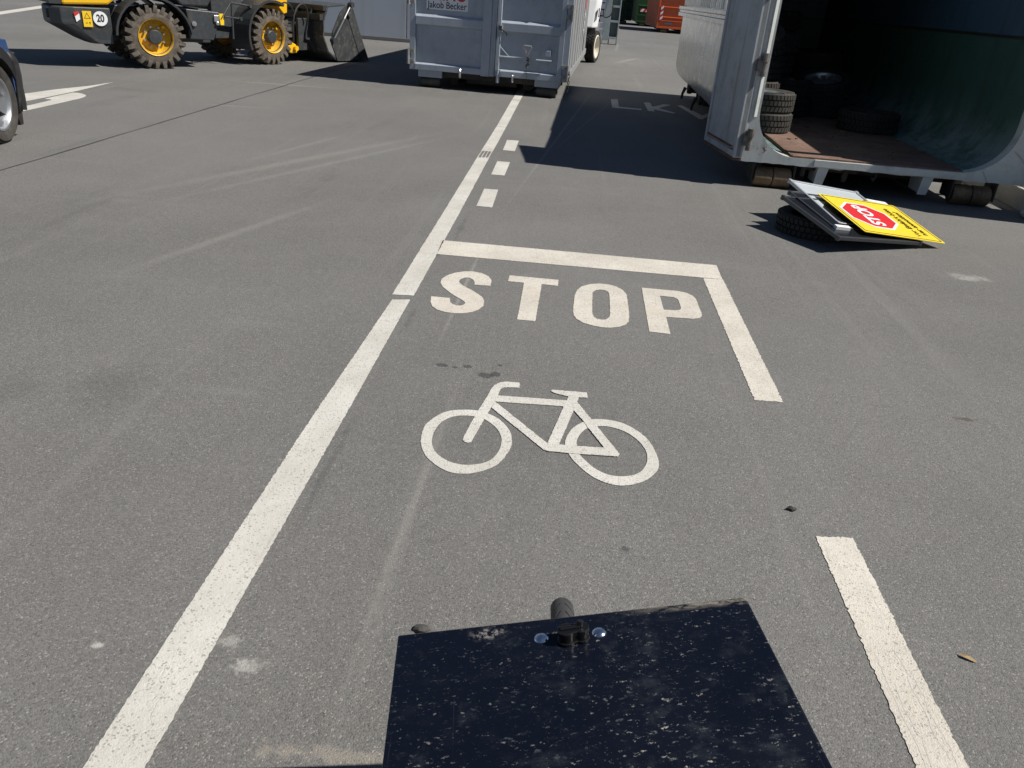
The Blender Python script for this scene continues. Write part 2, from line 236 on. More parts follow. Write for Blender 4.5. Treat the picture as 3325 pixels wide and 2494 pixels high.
# ------------------------------------------------------------------ asphalt ground
def asphalt():
    s = N('asphalt')
    big = s.noise(.35, 5, .6); mid = s.noise(1.7, 6, .65); fine = s.noise(150, 3, .7); grit = s.noise(420, 2, .7)
    agg = s.vor(250, out='Color'); ad = s.vor(250)
    g = s.n('SeparateColor'); s.put(g.inputs[0], agg)
    base = s.mix(s.ramp(big, .3, .7), (.132, .129, .1235), (.162, .1585, .152))
    base = s.mix(s.math('MULTIPLY', s.ramp(mid, .35, .75), .35), base, (.175, .171, .165))
    stone = s.math('ADD', s.math('MULTIPLY', g.outputs[0], .5), s.math('MULTIPLY', fine, .5))
    c = s.mix(s.ramp(stone, .22, .8), s.mix(1.0, base, (.81, .81, .81), 'MULTIPLY'), s.mix(1.0, base, (1.19, 1.186, 1.178), 'MULTIPLY'))
    light = s.ramp(g.outputs[1], .93, .97); c = s.mix(s.math('MULTIPLY', light, .45), c, (.36, .35, .33))
    dark = s.ramp(g.outputs[2], .92, .97); c = s.mix(s.math('MULTIPLY', dark, .5), c, (.06, .06, .06))
    # wheel scuffs running along the lane and long dusty arcs
    st = s.noise(1.0, 4, .6, s.co(scale=(6.5, .16, 1), rot=(0, 0, R(3)))); c = s.mix(s.math('MULTIPLY', s.ramp(st, .56, .72), .16), c, (.25, .245, .235))
    st2 = s.noise(1.0, 5, .7, s.co(scale=(.5, 2.6, 1), rot=(0, 0, R(28)), loc=(4, 2, 0))); c = s.mix(s.math('MULTIPLY', s.ramp(st2, .58, .74), .20), c, (.24, .235, .225))
    st3 = s.noise(1.0, 4, .6, s.co(scale=(2.2, .35, 1), rot=(0, 0, R(-35)), loc=(1, 8, 0))); c = s.mix(s.math('MULTIPLY', s.ramp(st3, .60, .75), .28), c, (.075, .074, .072))
    # fine scratches, worn patches and pitted spots
    sc1 = s.noise(1.0, 5, .75, s.co(scale=(60, 5, 1), rot=(0, 0, R(18)))); c = s.mix(s.math('MULTIPLY', s.ramp(sc1, .66, .76), .25), c, (.24, .235, .225))
    sc2 = s.noise(1.0, 5, .75, s.co(scale=(5, 55, 1), rot=(0, 0, R(12)), loc=(2, 7, 0))); c = s.mix(s.math('MULTIPLY', s.ramp(sc2, .68, .76), .25), c, (.06, .059, .057))
    pit = s.noise(22, 6, .75, s.co(loc=(4, 4, 0))); c = s.mix(s.math('MULTIPLY', s.ramp(pit, .63, .72), .5), c, (.062, .061, .06)); c = s.mix(s.math('MULTIPLY', s.ramp(pit, .36, .28), .3), c, (.22, .215, .205))
    X = s.xyz(); wob = s.noise(9, 5, .7); wob2 = s.noise(40, 4, .7)
    def blob(cx, cy, rx, ry, rot=0.0, soft=.6, wamp=1.2):
        dx = s.math('SUBTRACT', X[0], cx); dy = s.math('SUBTRACT', X[1], cy); ca, sa = math.cos(rot), math.sin(rot)
        u = s.math('ADD', s.math('MULTIPLY', dx, ca / rx), s.math('MULTIPLY', dy, sa / rx)); v = s.math('ADD', s.math('MULTIPLY', dx, -sa / ry), s.math('MULTIPLY', dy, ca / ry))
        d = s.math('SQRT', s.math('ADD', s.math('MULTIPLY', u, u), s.math('MULTIPLY', v, v)))
        d = s.math('ADD', d, s.math('MULTIPLY', s.math('ADD', s.math('SUBTRACT', wob, .5), s.math('MULTIPLY', s.math('SUBTRACT', wob2, .5), .8)), wamp))
        return s.ramp(d, 1.0, 1.0 - soft)
    def line(x0, y0, x1, y1, wd, amt, col, wamp=.8):
        nonlocal c
        L = math.hypot(x1 - x0, y1 - y0); a = math.atan2(y1 - y0, x1 - x0)
        c = s.mix(s.math('MULTIPLY', blob((x0 + x1) / 2, (y0 + y1) / 2, L / 2, wd, a, .9, wamp), amt), c, col)
    pale = (.33, .32, .30)
    for a in ((-.40, 1.0, -.34, 3.2, .022, .22, pale), (-.50, 3.0, -.46, 5.3, .016, .38, pale), (-.5, 5.0, .52, 16.5, .025, .38, pale), (-.30, 7.5, .9, 15, .02, .3, pale),
              (-3.4, 4.6, -1.2, 9.5, .10, .20, pale), (-3.1, 4.4, -.9, 9.8, .06, .18, pale), (-2.4, 3.4, -1.6, 6.0, .06, .2, pale), (-5.5, 12.0, -3.0, 12.2, .07, .35, pale),
              (-4.6, 9.6, -3.4, 9.8, .05, .3, pale), (.9, 21.5, 2.0, 25.5, .10, .4, pale), (1.2, 26, 1.6, 33, .08, .3, pale), (-2.8, 6.5, -2.2, 8.9, .05, .2, pale)): line(*a)
    for cx, cy, rx, ry, amt, col in ((2.71, 5.19, .17, .09, .5, (.42, .41, .39)), (-.63, 1.33, .05, .035, .5, (.5, .49, .46)), (-.71, 1.40, .05, .025, .4, (.45, .44, .41)), (-1.0, 1.34, .02, .012, .6, (.5, .49, .46)),
                                     (-.3, 1.12, .3, .03, .3, (.4, .35, .28)), (-1.67, 2.62, .20, .26, .26, (.07, .07, .068)), (-2.0, 2.5, .16, .2, .18, (.07, .07, .068)), (1.77, 3.05, .06, .02, .6, (.06, .035, .025)),
                                     (.3, 1.93, .02, .015, .7, (.05, .05, .05)), (.0, 2.5, .7, .6, .22, (.085, .083, .08)), (-5.6, 10.3, .5, .25, .3, (.08, .075, .07))):
        c = s.mix(s.math('MULTIPLY', blob(cx, cy, rx, ry, 0, .9, 2.6), amt), c, col)
    for cx, cy, rx, ry in ((-.445, 3.08, .030, .020), (-.385, 3.07, .016, .012), (-.335, 3.09, .028, .018), (-.245, 3.02, .038, .030), (-.205, 3.04, .028, .024), (-.195, 3.135, .012, .010)):
        c = s.mix(s.math('MULTIPLY', blob(cx, cy, rx, ry, 0, .3, 1.3), .72), c, (.045, .045, .046))
    for cx, cy, rx, ry in ((-.68, 3.6, .02, .25), (-.69, 2.2, .02, .5), (-.715, 4.75, .015, .3), (-.66, 5.3, .03, .5)):
        c = s.mix(s.math('MULTIPLY', blob(cx, cy, rx, ry, 0, .9, 2.4), .38), c, (.07, .07, .07))
    s.bump(s.math('ADD', s.math('MULTIPLY', ad, -1.0), s.math('ADD', s.math('MULTIPLY', fine, .8), s.math('MULTIPLY', grit, .4))), .0022, .7)
    return s.fin(c, .85, 0.0, **{'Specular IOR Level': .25})
ASPH = asphalt()
g = MB(); NX = 60
g.face([(-400, -200, 0), (400, -200, 0), (400, 800, 0), (-400, 800, 0)])
struct(g.build('ground', ASPH))
SEAM = flat('seam_tar', (.045, .045, .045), .8)
m = MB()
def seam(p0, p1, wd):
    n = 60; a = Vector(p0); b = Vector(p1); d = (b - a); q = Vector((-d.y, d.x)).normalized(); pr = None
    for i in range(n + 1):
        p = a + d * (i / n) + q * random.uniform(-.006, .006); ww = wd * random.uniform(.4, 1.2)
        cur = (p - q * ww / 2, p + q * ww / 2)
        if pr: m.face([(*pr[0], .003), (*cur[0], .003), (*cur[1], .003), (*pr[1], .003)])
        pr = cur
seam((-4.2, 2.0), (-4.17, 23.0), .022); seam((4.05, 7.9), (4.9, 11.9), .012); seam((4.1, 6.6), (5.5, 6.2), .012)
o = struct(m.build('ground_joint_line', SEAM))

# ------------------------------------------------------------------ road markings (thermoplastic sheets on the asphalt)
def marking(name, k):
    s = N(name); a = s.noise(2.5, 6, .65); b = s.noise(30, 4, .7); grit = s.noise(240, 2, .7)
    c = s.mix(s.ramp(a, .3, .7), (.50, .48, .43), (.61, .595, .545)); c = s.mix(s.math('MULTIPLY', s.ramp(b, .45, .75), .30), c, (.44, .41, .36))
    c = s.mix(s.math('MULTIPLY', s.ramp(s.noise(1.4, 5, .7, s.co(loc=(5, 5, 0))), .52, .72), .35), c, (.50, .44, .38))
    g = s.vor(230, out='Color'); q = s.n('SeparateColor'); s.put(q.inputs[0], g); wear = s.ramp(s.noise(6, 6, .75, s.co(loc=(8, 1, 0))), .42, .66)
    c = s.mix(s.math('MULTIPLY', s.ramp(s.math('ADD', q.outputs[0], s.math('MULTIPLY', wear, .10)), .92, .99), .6), c, (.17, .165, .155))
    sm_ = s.noise(1.0, 5, .7, s.co(scale=(30, 4, 1), rot=(0, 0, R(-40)))); c = s.mix(s.math('MULTIPLY', s.ramp(sm_, .58, .70), .35), c, (.36, .335, .30))
    c = s.mix(s.math('MULTIPLY', s.ramp(s.noise(3.2, 6, .7, s.co(loc=(1, 6, 0))), .56, .70), .30), c, (.40, .38, .345))
    ck = s.n('TexVoronoi', feature='DISTANCE_TO_EDGE'); nn = s.n('TexNoise'); s.put(nn.inputs['Vector'], s.co()); nn.inputs['Scale'].default_value = 6; nn.inputs['Detail'].default_value = 4
    wv = s.n('VectorMath', operation='ADD'); sv = s.n('VectorMath', operation='SCALE'); s.put(sv.inputs[0], nn.outputs['Color']); sv.inputs['Scale'].default_value = .18; s.put(wv.inputs[0], s.co()); s.put(wv.inputs[1], sv.outputs[0]); s.put(ck.inputs['Vector'], wv.outputs[0]); ck.inputs['Scale'].default_value = 9
    crk = s.math('MULTIPLY', s.ramp(ck.outputs['Distance'], .018, .004), s.ramp(s.noise(2.2, 3, .6, s.co(loc=(3, 0, 0))), .52, .60)); c = s.mix(s.math('MULTIPLY', crk, .07), c, (.22, .21, .19))
    cr = s.noise(1.0, 3, .5, s.co(scale=(5, 60, 1), rot=(0, 0, R(14)))); c = s.mix(s.math('MULTIPLY', s.ramp(cr, .68, .76), .35), c, (.33, .31, .28))
    s.bump(s.math('ADD', s.math('MULTIPLY', grit, .6), s.math('ADD', s.math('MULTIPLY', b, .8), s.math('SUBTRACT', s.math('MULTIPLY', cr, .8), s.math('MULTIPLY', crk, .2)))), .004, .8)
    c = s.mix(1.0, c, k, 'MULTIPLY'); return s.fin(c, .75)
MARK = marking('marking', (.94, .94, .95)); MARKP = marking('marking_old', (.985, .955, .925))
def rough_edge(lp, step=.02, amp=.0022):
    o = []
    for i in range(len(lp)):
        a = Vector(lp[i]); b = Vector(lp[(i + 1) % len(lp)]); L = (b - a).length; n = max(1, int(L / step)); q = Vector((-(b - a).y, (b - a).x)).normalized() if L > 0 else Vector((0, 0))
        for k in range(n):
            p = a + (b - a) * (k / n); 
            if 0 < k: p = p + q * random.gauss(0, amp)
            o.append((p.x, p.y))
    return o
def sheet(name, loops_list, z=.004, amp=.001, step=.008):
    MARK_ = MARKP if name in ('lane_edge_line', 'stop_bar', 'letter') else MARK
    objs = [outline(name, [rough_edge(l, step, amp) for l in loops], MARK_, None, .0012, None, .0018 + .0003 * i) for i, loops in enumerate(loops_list)]
    return join(objs, name) if len(objs) > 1 else objs[0]
tag(sheet('bicycle_symbol', DATA['bike'], amp=.0007), 'white bicycle pictogram painted on the asphalt below the big STOP letters', 'road marking')
st = thing('stop_lettering', 'white word STOP in big letters painted just below the stop bar', 'road marking')
for ch in 'STOP':
    o = sheet('letter', [DATA[ch]], amp=.0008); o.parent = st
LK = thing('lorry_lettering', 'white letters LKV painted in the shadow of the open container', 'road marking')
for l in DATA['LKW']:
    o = sheet('letter', [l], amp=.0015); o.parent = LK
for i, d in enumerate(DATA['dash']):
    tag(sheet('dash_marking', [d], amp=.0012), ['short white dash of three, nearest the stop bar', 'short white dash of three, the middle one beside the long line', 'short white dash of three, farthest from the stop bar'][i], 'road marking', 'short dashes beside the long white line')
tag(sheet('stop_bar', [[[(-.724, 4.637), (-.7335, 4.938), (1.03, 4.943), (1.022, 4.66)]]]), 'wide white bar painted across the lane above the word STOP', 'road marking')
tag(sheet('lane_edge_line', [[[(.905, 4.650), (1.026, 4.655), (1.0203, 3.0395), (.8986, 3.0346)]]], amp=.0016), 'white line running down from the right end of the stop bar', 'road marking')
tag(sheet('lane_edge_line', [[[(.9065, 2.094), (1.0265, 2.107), (1.0285, .6), (.908, .6)]]], amp=.0016), 'white line segment at lower right beside the black cargo box', 'road marking')
CREASE = flat('line_crease', (.47, .45, .415), .85)
def crease(name, pts, wd, parent_label):
    t = MB(); pr = None
    for i, p in enumerate(hosep(pts)):
        ww = wd * random.uniform(.4, 1.1); cur = ((p[0] - ww / 2, p[1]), (p[0] + ww / 2, p[1]))
        if pr: t.face([(*pr[0], .0028), (*cur[0], .0028), (*cur[1], .0028), (*pr[1], .0028)])
        pr = cur
    return t
def hosep(pts):
    o = []
    for (x0, y0), (x1, y1) in zip(pts, pts[1:]):
        for k in range(10): u = k / 10; o.append((x0 + (x1 - x0) * u + random.gauss(0, .0012), y0 + (y1 - y0) * u))
    return o
rd = [o for o in scene.collection.objects if o.name == 'lane_edge_line.001'][0]
for pts in ([(.985, 1.62), (.992, 1.55), (.982, 1.50), (.99, 1.42), (.985, 1.36), (.995, 1.28)], [(1.0, 1.55), (1.005, 1.47), (.998, 1.42), (1.008, 1.33), (1.0, 1.24)], [(.945, 1.50), (.94, 1.42), (.948, 1.33), (.942, 1.25), (.95, 1.1)], [(.93, 1.60), (.927, 1.5), (.93, 1.3), (.925, 1.1)]):
    crease('crease', pts, .0032, '').build('crease', CREASE, rd)
# long line: near segment, far segment with cuts and one worn gap
tag(sheet('long_lane_line', [[[(-.8188, 3.7993), (-.729, 3.8239), (-.728, 2.4), (-.7328, 1.04), (-.733, .3), (-.855, .3), (-.853, 1.0239), (-.845, 2.4)]]], amp=.0009), 'long white line in the foreground left, ending at a gap', 'road marking')
segs = [[(-.8347, 3.873), (-.7221, 3.889), (-.7256, 5.613), (-.738, 7.86), (-.8515, 7.81), (-.8401, 5.571)], [(-.853, 8.19), (-.737, 8.19), (-.742, 9.86), (-.857, 9.86)],
        [(-.857, 9.875), (-.742, 9.875), (-.76, 12.55), (-.884, 12.55)], [(-.884, 12.58), (-.76, 12.58), (-.80, 21.5), (-.92, 21.5)]]
for k in range(4): segs.append([(-.85 + .034 * k, 7.80), (-.842 + .034 * k, 7.80), (-.842 + .034 * k, 8.20), (-.85 + .034 * k, 8.20)])
tag(sheet('long_lane_line', [[q] for q in segs], amp=.001, step=.03), 'long white line running away under the grey container, with a worn gap', 'road marking')
tag(sheet('turn_arrow', [DATA['arrow'], DATA['arrow2']], amp=.001), 'white turn arrow on the asphalt beside the blue car', 'road marking')
tag(sheet('far_lane_line', [[[(-13.2, 15.8), (-19.5, 33.6), (-19.1, 33.6), (-12.8, 15.6)]]], amp=.001, step=.3), 'thin white line far off at top left behind the wheel loader', 'road marking')
# ------------------------------------------------------------------ closed grey roll-off container (rear doors towards us)
GREY = paint('container_grey', (.335, .375, .43), .42, .10, (.20, .19, .17), .30, rust=.06, streak=.12)
GREYS = paint('container_side_grey', (.25, .255, .26), .5, .12, (.16, .15, .14), .35, rust=.08, streak=.25)
DARKST = rusty('underframe_dark', (.022, .020, .019), (.055, .045, .038))
RUSTY = rusty('hinge_rust', (.05, .035, .025), (.17, .12, .08)); RUSTB = rusty('roller_rust', (.085, .055, .03), (.22, .15, .08), .6)
ROLLD = rusty('roller_dark', (.035, .033, .031), (.08, .072, .063), .7)
STEEL = flat('bright_steel', (.55, .55, .55), .35, .8); CHAIN = flat('chain_steel', (.05, .048, .045), .5, .6)
WHITE = flat('sticker_white', (.74, .75, .77), .4); BLACKP = flat('print_black', (.012, .012, .014), .4); REDP = flat('print_red', (.55, .03, .025), .4); YEL = flat('print_yellow', (.80, .52, .02), .4)
A = thing('roll_off_container', 'closed grey steel container with double doors, standing across the end of the long white line', 'container', (-2.59, 13.25, 0), R(-2.5))
W_, H_, L_ = 2.5, 2.31, 7.5
b = MB(); b.box(.025, W_ - .025, .06, L_, .27, H_ - .02)
# corrugated sides: vertical ribs
for k in range(18):
    y = .62 + k * .86
    if y > L_ - .1: break
    for x0, x1, s_ in ((W_ - .04, W_ + .006, 1), (-.006, .04, -1)):
        if s_ > 0 and y > 2.9 and y < 5.4:
            pass
        b.prism([(x0 if s_ > 0 else x1, y - .23), (x0 if s_ > 0 else x1, y + .23), (x1 if s_ > 0 else x0, y + .20), (x1 if s_ > 0 else x0, y - .21)], .36, H_ - .12, 'z')
for x0, x1 in ((W_ - .05, W_ + .010), (-.010, .05)):
    b.box(x0, x1, .07, L_ + .01, H_ - .14, H_ + .01); b.box(x0, x1, .07, L_ + .01, .255, .37)
b.build('body', GREYS, A, bevel=.006)
# front frame posts
b = MB(); b.box(-.002, .088, 0, .1, .256, H_); b.box(2.414, 2.502, 0, .1, .256, H_); b.box(.088, 2.414, .005, .1, H_ - .12, H_)
b.build('door_frame', GREY, A, bevel=.006)
def leaf(name, x0, x1):
    t = MB(); t.box(x0, x1, .035, .06, .26, H_ - .125)          # recessed sheet
    z = .258
    t.prism([(.035, z), (-.012, z), (-.012, z + .085), (.035, z + .112)], x0, x1, 'x')
    for zc in (.905, 1.62):
        t.prism([(.035, zc - .012), (-.014, zc + .012), (-.014, zc + .125), (.035, zc + .165)], x0 + .001, x1 - .001, 'x')
    t.box(x0, x1, -.012, .035, H_ - .21, H_ - .127)
    return t
d = leaf('l', .09, 1.348); d.box(1.14, 1.275, -.028, .034, .245, H_ - .13); d.box(1.276, 1.346, -.016, .034, .25, H_ - .13); d.box(1.336, 1.352, -.042, -.017, .25, H_ - .13)
dl = d.build('door', GREY, A, bevel=.005)
d = leaf('r', 1.36, 2.412); d.box(1.362, 1.40, -.013, .034, .262, H_ - .13); d.box(2.33, 2.411, -.013, .034, .262, H_ - .13)
dr = d.build('door', GREY, A, bevel=.005)
# locking rod, cross bar, brace, latch handle, plate
b = MB(); b.tube([(1.42, -.05, .17), (1.42, -.05, 2.25)], .016, 10); b.tube([(1.42, -.05, .17), (1.42, -.05, .30)], .026, 10)
b.tube([(1.42, -.05, .555), (1.80, -.05, .555)], .014, 8); b.tube([(2.0, -.03, .545), (2.24, -.03, .545)], .014, 8); b.tube([(1.43, -.05, .70), (1.58, -.045, .56)], .006, 6)
b.box(1.39, 1.45, -.06, -.01, .90, 1.0); b.box(1.385, 1.455, -.055, -.01, .33, .36)
b.build('locking_bar', GREY, dr)
b = MB(); b.tube([(1.80, -.09, .735), (1.815, -.10, .745), (1.915, -.10, .74), (1.925, -.09, .72), (1.868, -.06, .60), (1.86, -.05, .58)], .011, 8); b.tube([(1.80, -.09, .735), (1.862, -.06, .60)], .011, 8)
b.build('latch_handle', STEEL, dr)
b = MB()
for k in range(7): b.tube([(1.868 + random.uniform(-.02, .02), -.06, .58 - k * .022), (1.878 + random.uniform(-.03, .03), -.075, .565 - k * .022), (1.86 + random.uniform(-.02, .02), -.06, .552 - k * .022)], .009, 6)
for k in range(10): b.tube([(1.868, -.035, .44 - k * .022), (1.872, -.035, .425 - k * .022)], .004, 5)
b.build('chain', CHAIN, dr)
b = MB(); b.box(1.40, 1.44, -.07, -.02, .93, .985); b.tube([(1.42, -.06, .95), (1.52, -.08, .90), (1.53, -.07, .86)], .012, 6)
b.build('rod_catch', CHAIN, dr)
b = MB(); b.box(2.13, 2.215, -.006, .036, .605, .69); b.build('plate', GREY, dr, bevel=.006)
HIND = rusty('hinge_dark', (.03, .026, .022), (.20, .18, .16), .6, 3.0)
HING = rusty('hinge_grey', (.16, .155, .145), (.34, .34, .33), .6, 2.5)
def hinge(parent, x, z, s_):
    t = MB(); t.cyl((x, -.02, z - .10), (x, -.02, z + .10), .022, 12); t.cyl((x, -.02, z - .115), (x, -.02, z - .10), .03, 12)
    t.box(min(x, x + s_ * .09), max(x, x + s_ * .09), -.03, -.004, z + .045, z + .10); t.box(min(x, x + s_ * .09), max(x, x + s_ * .09), -.03, -.004, z - .10, z - .045)
    return t.build('hinge', HING, parent)
for z in (.45, 1.30, 2.05): hinge(A, -.015, z, 1); hinge(A, 2.50, z - .05, -1)
# sticker with the firm's name
sg = MB(); sg.box(.247, .892, .031, .034, 1.137, 1.62); sg = sg.build('sign_plate', WHITE, dl)
text('company_text', 'Jakob Becker', .132, BLACKP, sg, Matrix.Translation((.5695, .0295, 1.200)) @ XZ, bold=.0012, sx=.86)
text('red_text', 'MINO', .26, REDP, sg, Matrix.Translation((.60, .0295, 1.355)) @ XZ, bold=.008, sx=.80)
# hooks, skids, rollers and underframe
for x in (.82, 1.655):
    t = MB(); t.tube([(x, -.03, .315), (x, -.05, .29), (x, -.05, .22), (x, -.035, .20)], .018, 8); t.build('lashing_hook', STEEL, A)
for x0, x1 in ((.137, .52), (2.0, 2.385)):
    t = MB(); t.box(x0, x1, .02, .5, .155, .258); t.build('skid', GREY, A, bevel=.005)
    t = MB(); t.cyl((x0 + .03, .14, .082), (x1 - .04, .14, .082), .082, 24); t.cyl((x0 + .01, .14, .082), (x1 - .02, .14, .082), .03, 12); t.build('roller', ROLLD, A, smooth=40)
b = MB()
for x in (.62, 1.80): b.box(x, x + .12, .25, L_ - .1, .06, .255)
b.box(.53, 1.99, .06, .14, .17, .255); b.box(.1, 2.4, 1.0, L_ - .1, .22, .27)
for k in range(6): b.box(.1, 2.4, .6 + k * 1.0, .7 + k * 1.0, .15, .256)
b.cyl((.9, .2, .14), (1.7, .2, .14), .05, 12)
b.build('underframe', DARKST, A)
t = MB()
for k in range(7):
    z = .40 - k * .047; c_ = [(2.53 + (.014 * math.cos(a) if k % 2 else 0), -.02 + (0 if k % 2 else .014 * math.cos(a)), z + .03 * math.sin(a)) for a in [2 * math.pi * j / 10 for j in range(10)]]
    t.tube(c_, .006, 5, closed=True)
t.build('safety_chain', CHAIN, A)
# side sticker and pocket
SX = W_ + .012
sp = MB(); sp.box(W_ - .03, SX, 7.4 - 3.0, 7.95 - 3.0, .70, 1.75); sp = sp.build('side_panel', GREYS, A)
YZ = Matrix.Rotation(R(90), 4, 'Z') @ XZ
t = MB(); t.box(SX, SX + .002, 4.48, 4.86, 1.25, 1.62); t.build('side_logo', REDP, sp)
for k, (bd, sz) in enumerate((('Becker', .16), ('06359', .10), ('Containerdienst', .05), ('Tel.', .06))):
    text('side_text', bd, sz, WHITE, sp, Matrix.Translation((SX + .002, 4.67, (1.14, .98, .86, .77)[k])) @ YZ, bold=.004, sx=.75)
t = MB(); t.box(W_ + .0, W_ + .013, 5.1, 5.45, .45, .78); t.build('forklift_pocket', DARKST, A)

# ------------------------------------------------------------------ open container with the tyres
CW = paint('old_white_paint', (.52, .54, .52), .5, .10, (.17, .15, .12), .40, rust=.50, streak=.22)
CD = paint('old_door_paint', (.36, .38, .40), .5, .10, (.14, .13, .11), .45, rust=.30, streak=.45)
GALV = paint('glossy_side_paint', (.60, .61, .60), .30, .10, (.26, .24, .20), .30, rust=.02, metal=.65, streak=.30)
def inner_wall():
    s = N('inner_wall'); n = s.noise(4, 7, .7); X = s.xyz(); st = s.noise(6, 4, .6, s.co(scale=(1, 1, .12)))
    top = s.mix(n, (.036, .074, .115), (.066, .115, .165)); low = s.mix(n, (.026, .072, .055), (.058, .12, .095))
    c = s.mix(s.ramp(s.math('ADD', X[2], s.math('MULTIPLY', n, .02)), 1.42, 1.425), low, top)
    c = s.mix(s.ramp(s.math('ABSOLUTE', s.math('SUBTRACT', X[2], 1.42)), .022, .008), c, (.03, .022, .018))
    wear = s.math('MULTIPLY', s.ramp(X[2], .95, .35), s.ramp(s.noise(3, 8, .75, s.co(loc=(2, 2, 0))), .35, .6)); c = s.mix(s.math('MULTIPLY', wear, .75), c, (.22, .27, .29))  # worn low down; a lighter bluish fade from light is painted in too
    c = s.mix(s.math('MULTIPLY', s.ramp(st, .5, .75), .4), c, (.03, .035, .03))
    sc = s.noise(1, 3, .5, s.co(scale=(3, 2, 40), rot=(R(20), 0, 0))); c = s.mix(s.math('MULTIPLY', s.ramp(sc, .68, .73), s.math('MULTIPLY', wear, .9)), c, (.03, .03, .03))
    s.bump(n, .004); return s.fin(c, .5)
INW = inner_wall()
FLOOR = rusty('rust_floor', (.115, .066, .047), (.205, .128, .095), .8, .6)
C = thing('open_container', 'big open steel container with rusty floor and old tyres inside, at right', 'container', (1.60, 7.55, 0), R(-1.1))
CH = 2.30; CL = 7.6
def arc(cx, cz, r, a0, a1, n=10): return [(cx + r * math.cos(R(a0 + (a1 - a0) * k / n)), cz + r * math.sin(R(a0 + (a1 - a0) * k / n))) for k in range(n + 1)]
inner = [(.09, 2.16)] + arc(.09 + .39, .312 + .37, .385, 180, 270, 12) + arc(2.38 - .42, .312 + .40, .41, 270, 360, 12) + [(2.38, 2.16)]
# end frame: outer rectangle with chamfered lower corners, U-shaped opening
jag = [(x + random.uniform(-.004, .004), z + random.uniform(-.006, .006)) for x, z in [(.0 + .06 * k, .228) for k in range(42)]]
outer = [(-.022, .30), (-.012, .232)] + jag[1:40] + [(2.545, .232), (2.565, .30), (2.565, CH + .02), (-.03, CH + .02)]
f = outline('end_frame', [outer, inner], CW, C, .11, Matrix.Translation((0, .055, 0)) @ XZ)
bv = f.modifiers.new('bevel', 'BEVEL'); bv.width = .006; bv.segments = 2; bv.limit_method = 'ANGLE'; bv.angle_limit = R(60)
b = MB(); b.prism([(.035, -.001), (.045, -.022), (.091, .012), (.091, .10)], .62, 2.2, 'z'); b.build('jamb_flange', CW, C, bevel=.002)
b = MB(); b.box(.66, 2.0, -.02, -.001, .236, .300); b.build('sill', CW, C, bevel=.004)
t = MB()
t.prism([(2.14, .335), (2.16, .33), (2.24, .235), (2.22, .232)], -.012, -.001, 'y'); t.build('gusset', CW, C); t = MB(); t.prism([(2.36, .52), (2.375, .505), (2.53, .40), (2.52, .39)], -.012, -.001, 'y'); t.build('gusset', CW, C)
# interior shell
def shell(prof, y0, y1, ny):
    t = MB(); rows = []
    for j in range(ny + 1):
        y = y0 + (y1 - y0) * j / ny; rows.append([t.bm.verts.new((x, y, z)) for x, z in prof])
    for j in range(ny):
        for i in range(len(prof) - 1): t.bm.faces.new((rows[j][i], rows[j][i + 1], rows[j + 1][i + 1], rows[j + 1][i]))
    return t
left_in = [(.088, 2.2)] + arc(.09 + .39, .312 + .37, .388, 180, 262, 10)
right_in = arc(2.38 - .42, .312 + .40, .413, 278, 360, 10) + [(2.383, 2.2)]
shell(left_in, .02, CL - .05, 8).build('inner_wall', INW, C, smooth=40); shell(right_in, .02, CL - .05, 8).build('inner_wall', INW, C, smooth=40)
b = MB(); b.box(.46, 1.98, .005, CL - .05, .255, .314); fl = b.build('floor', FLOOR, C)
b = MB(); b.box(.452, .468, .01, 4.0, .312, .3185); b.build('weld_seam', rusty('weld_rust', (.05, .03, .022), (.16, .10, .075)), fl)
b = MB(); b.box(.47, 1.97, 1.9, 1.912, .3141, .3165); b.build('plate_joint', DARKST, fl)
b = MB()
for k in range(40):
    x, y, q = random.uniform(.5, 1.9), random.uniform(.1, 3.6), random.uniform(.008, .028); a = random.uniform(0, 3)
    b.box(-q, q, -q * .5, q * .5, 0, q * .5, Matrix.Translation((x, y, .3145)) @ Matrix.Rotation(a, 4, 'Z'))
struct(b.build('scrap_bits', rusty('scrap_brown', (.05, .035, .03), (.2, .14, .1)), fl), 'stuff')
b = MB(); b.box(.06, 2.42, 2.12, CL, 2.2, CH); b.build('roof', GALV, C)
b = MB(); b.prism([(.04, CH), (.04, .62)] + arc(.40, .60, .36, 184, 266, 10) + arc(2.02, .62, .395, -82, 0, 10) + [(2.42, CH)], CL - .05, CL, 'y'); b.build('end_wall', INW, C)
# outer skin left with rounded belly, rail, and right outer skin
lo = [(.055, 2.28), (.055, 1.45), (.03, 1.33), (.03, .62)] + arc(.40, .60, .372, 184, 266, 12) + [(.46, .235)]
sk = shell(lo, .11, CL + .005, 14)
for v in sk.bm.verts:
    v.co.x += .010 * math.sin(v.co.y * 2.1 + v.co.z * 3) * math.sin(v.co.z * 4.4 + v.co.y)
sk.build('side_skin', GALV, C, smooth=50)
shell([(2.425, 2.28), (2.425, .6)] + arc(2.02, .62, .405, 0, -82, 10), .11, CL, 4).build('side_skin', GALV, C, smooth=50)
b = MB(); b.box(-.045, .055, .3, CL + .04, 1.300, 1.355); b.box(-.032, .055, .3, CL + .03, 1.358, 1.400); b.box(-.048, .055, .3, CL + .04, 1.403, 1.45); b.build('side_rail', GALV, C, bevel=.004)
b = MB()
for k in range(24): y = 3.2 + k * .19; b.prism([(.055, y - .05), (.055, y + .05), (.03, y + .02), (.03, y - .02)], 1.46, 2.25, 'z')
b.build('fluted_panel', GALV, C)
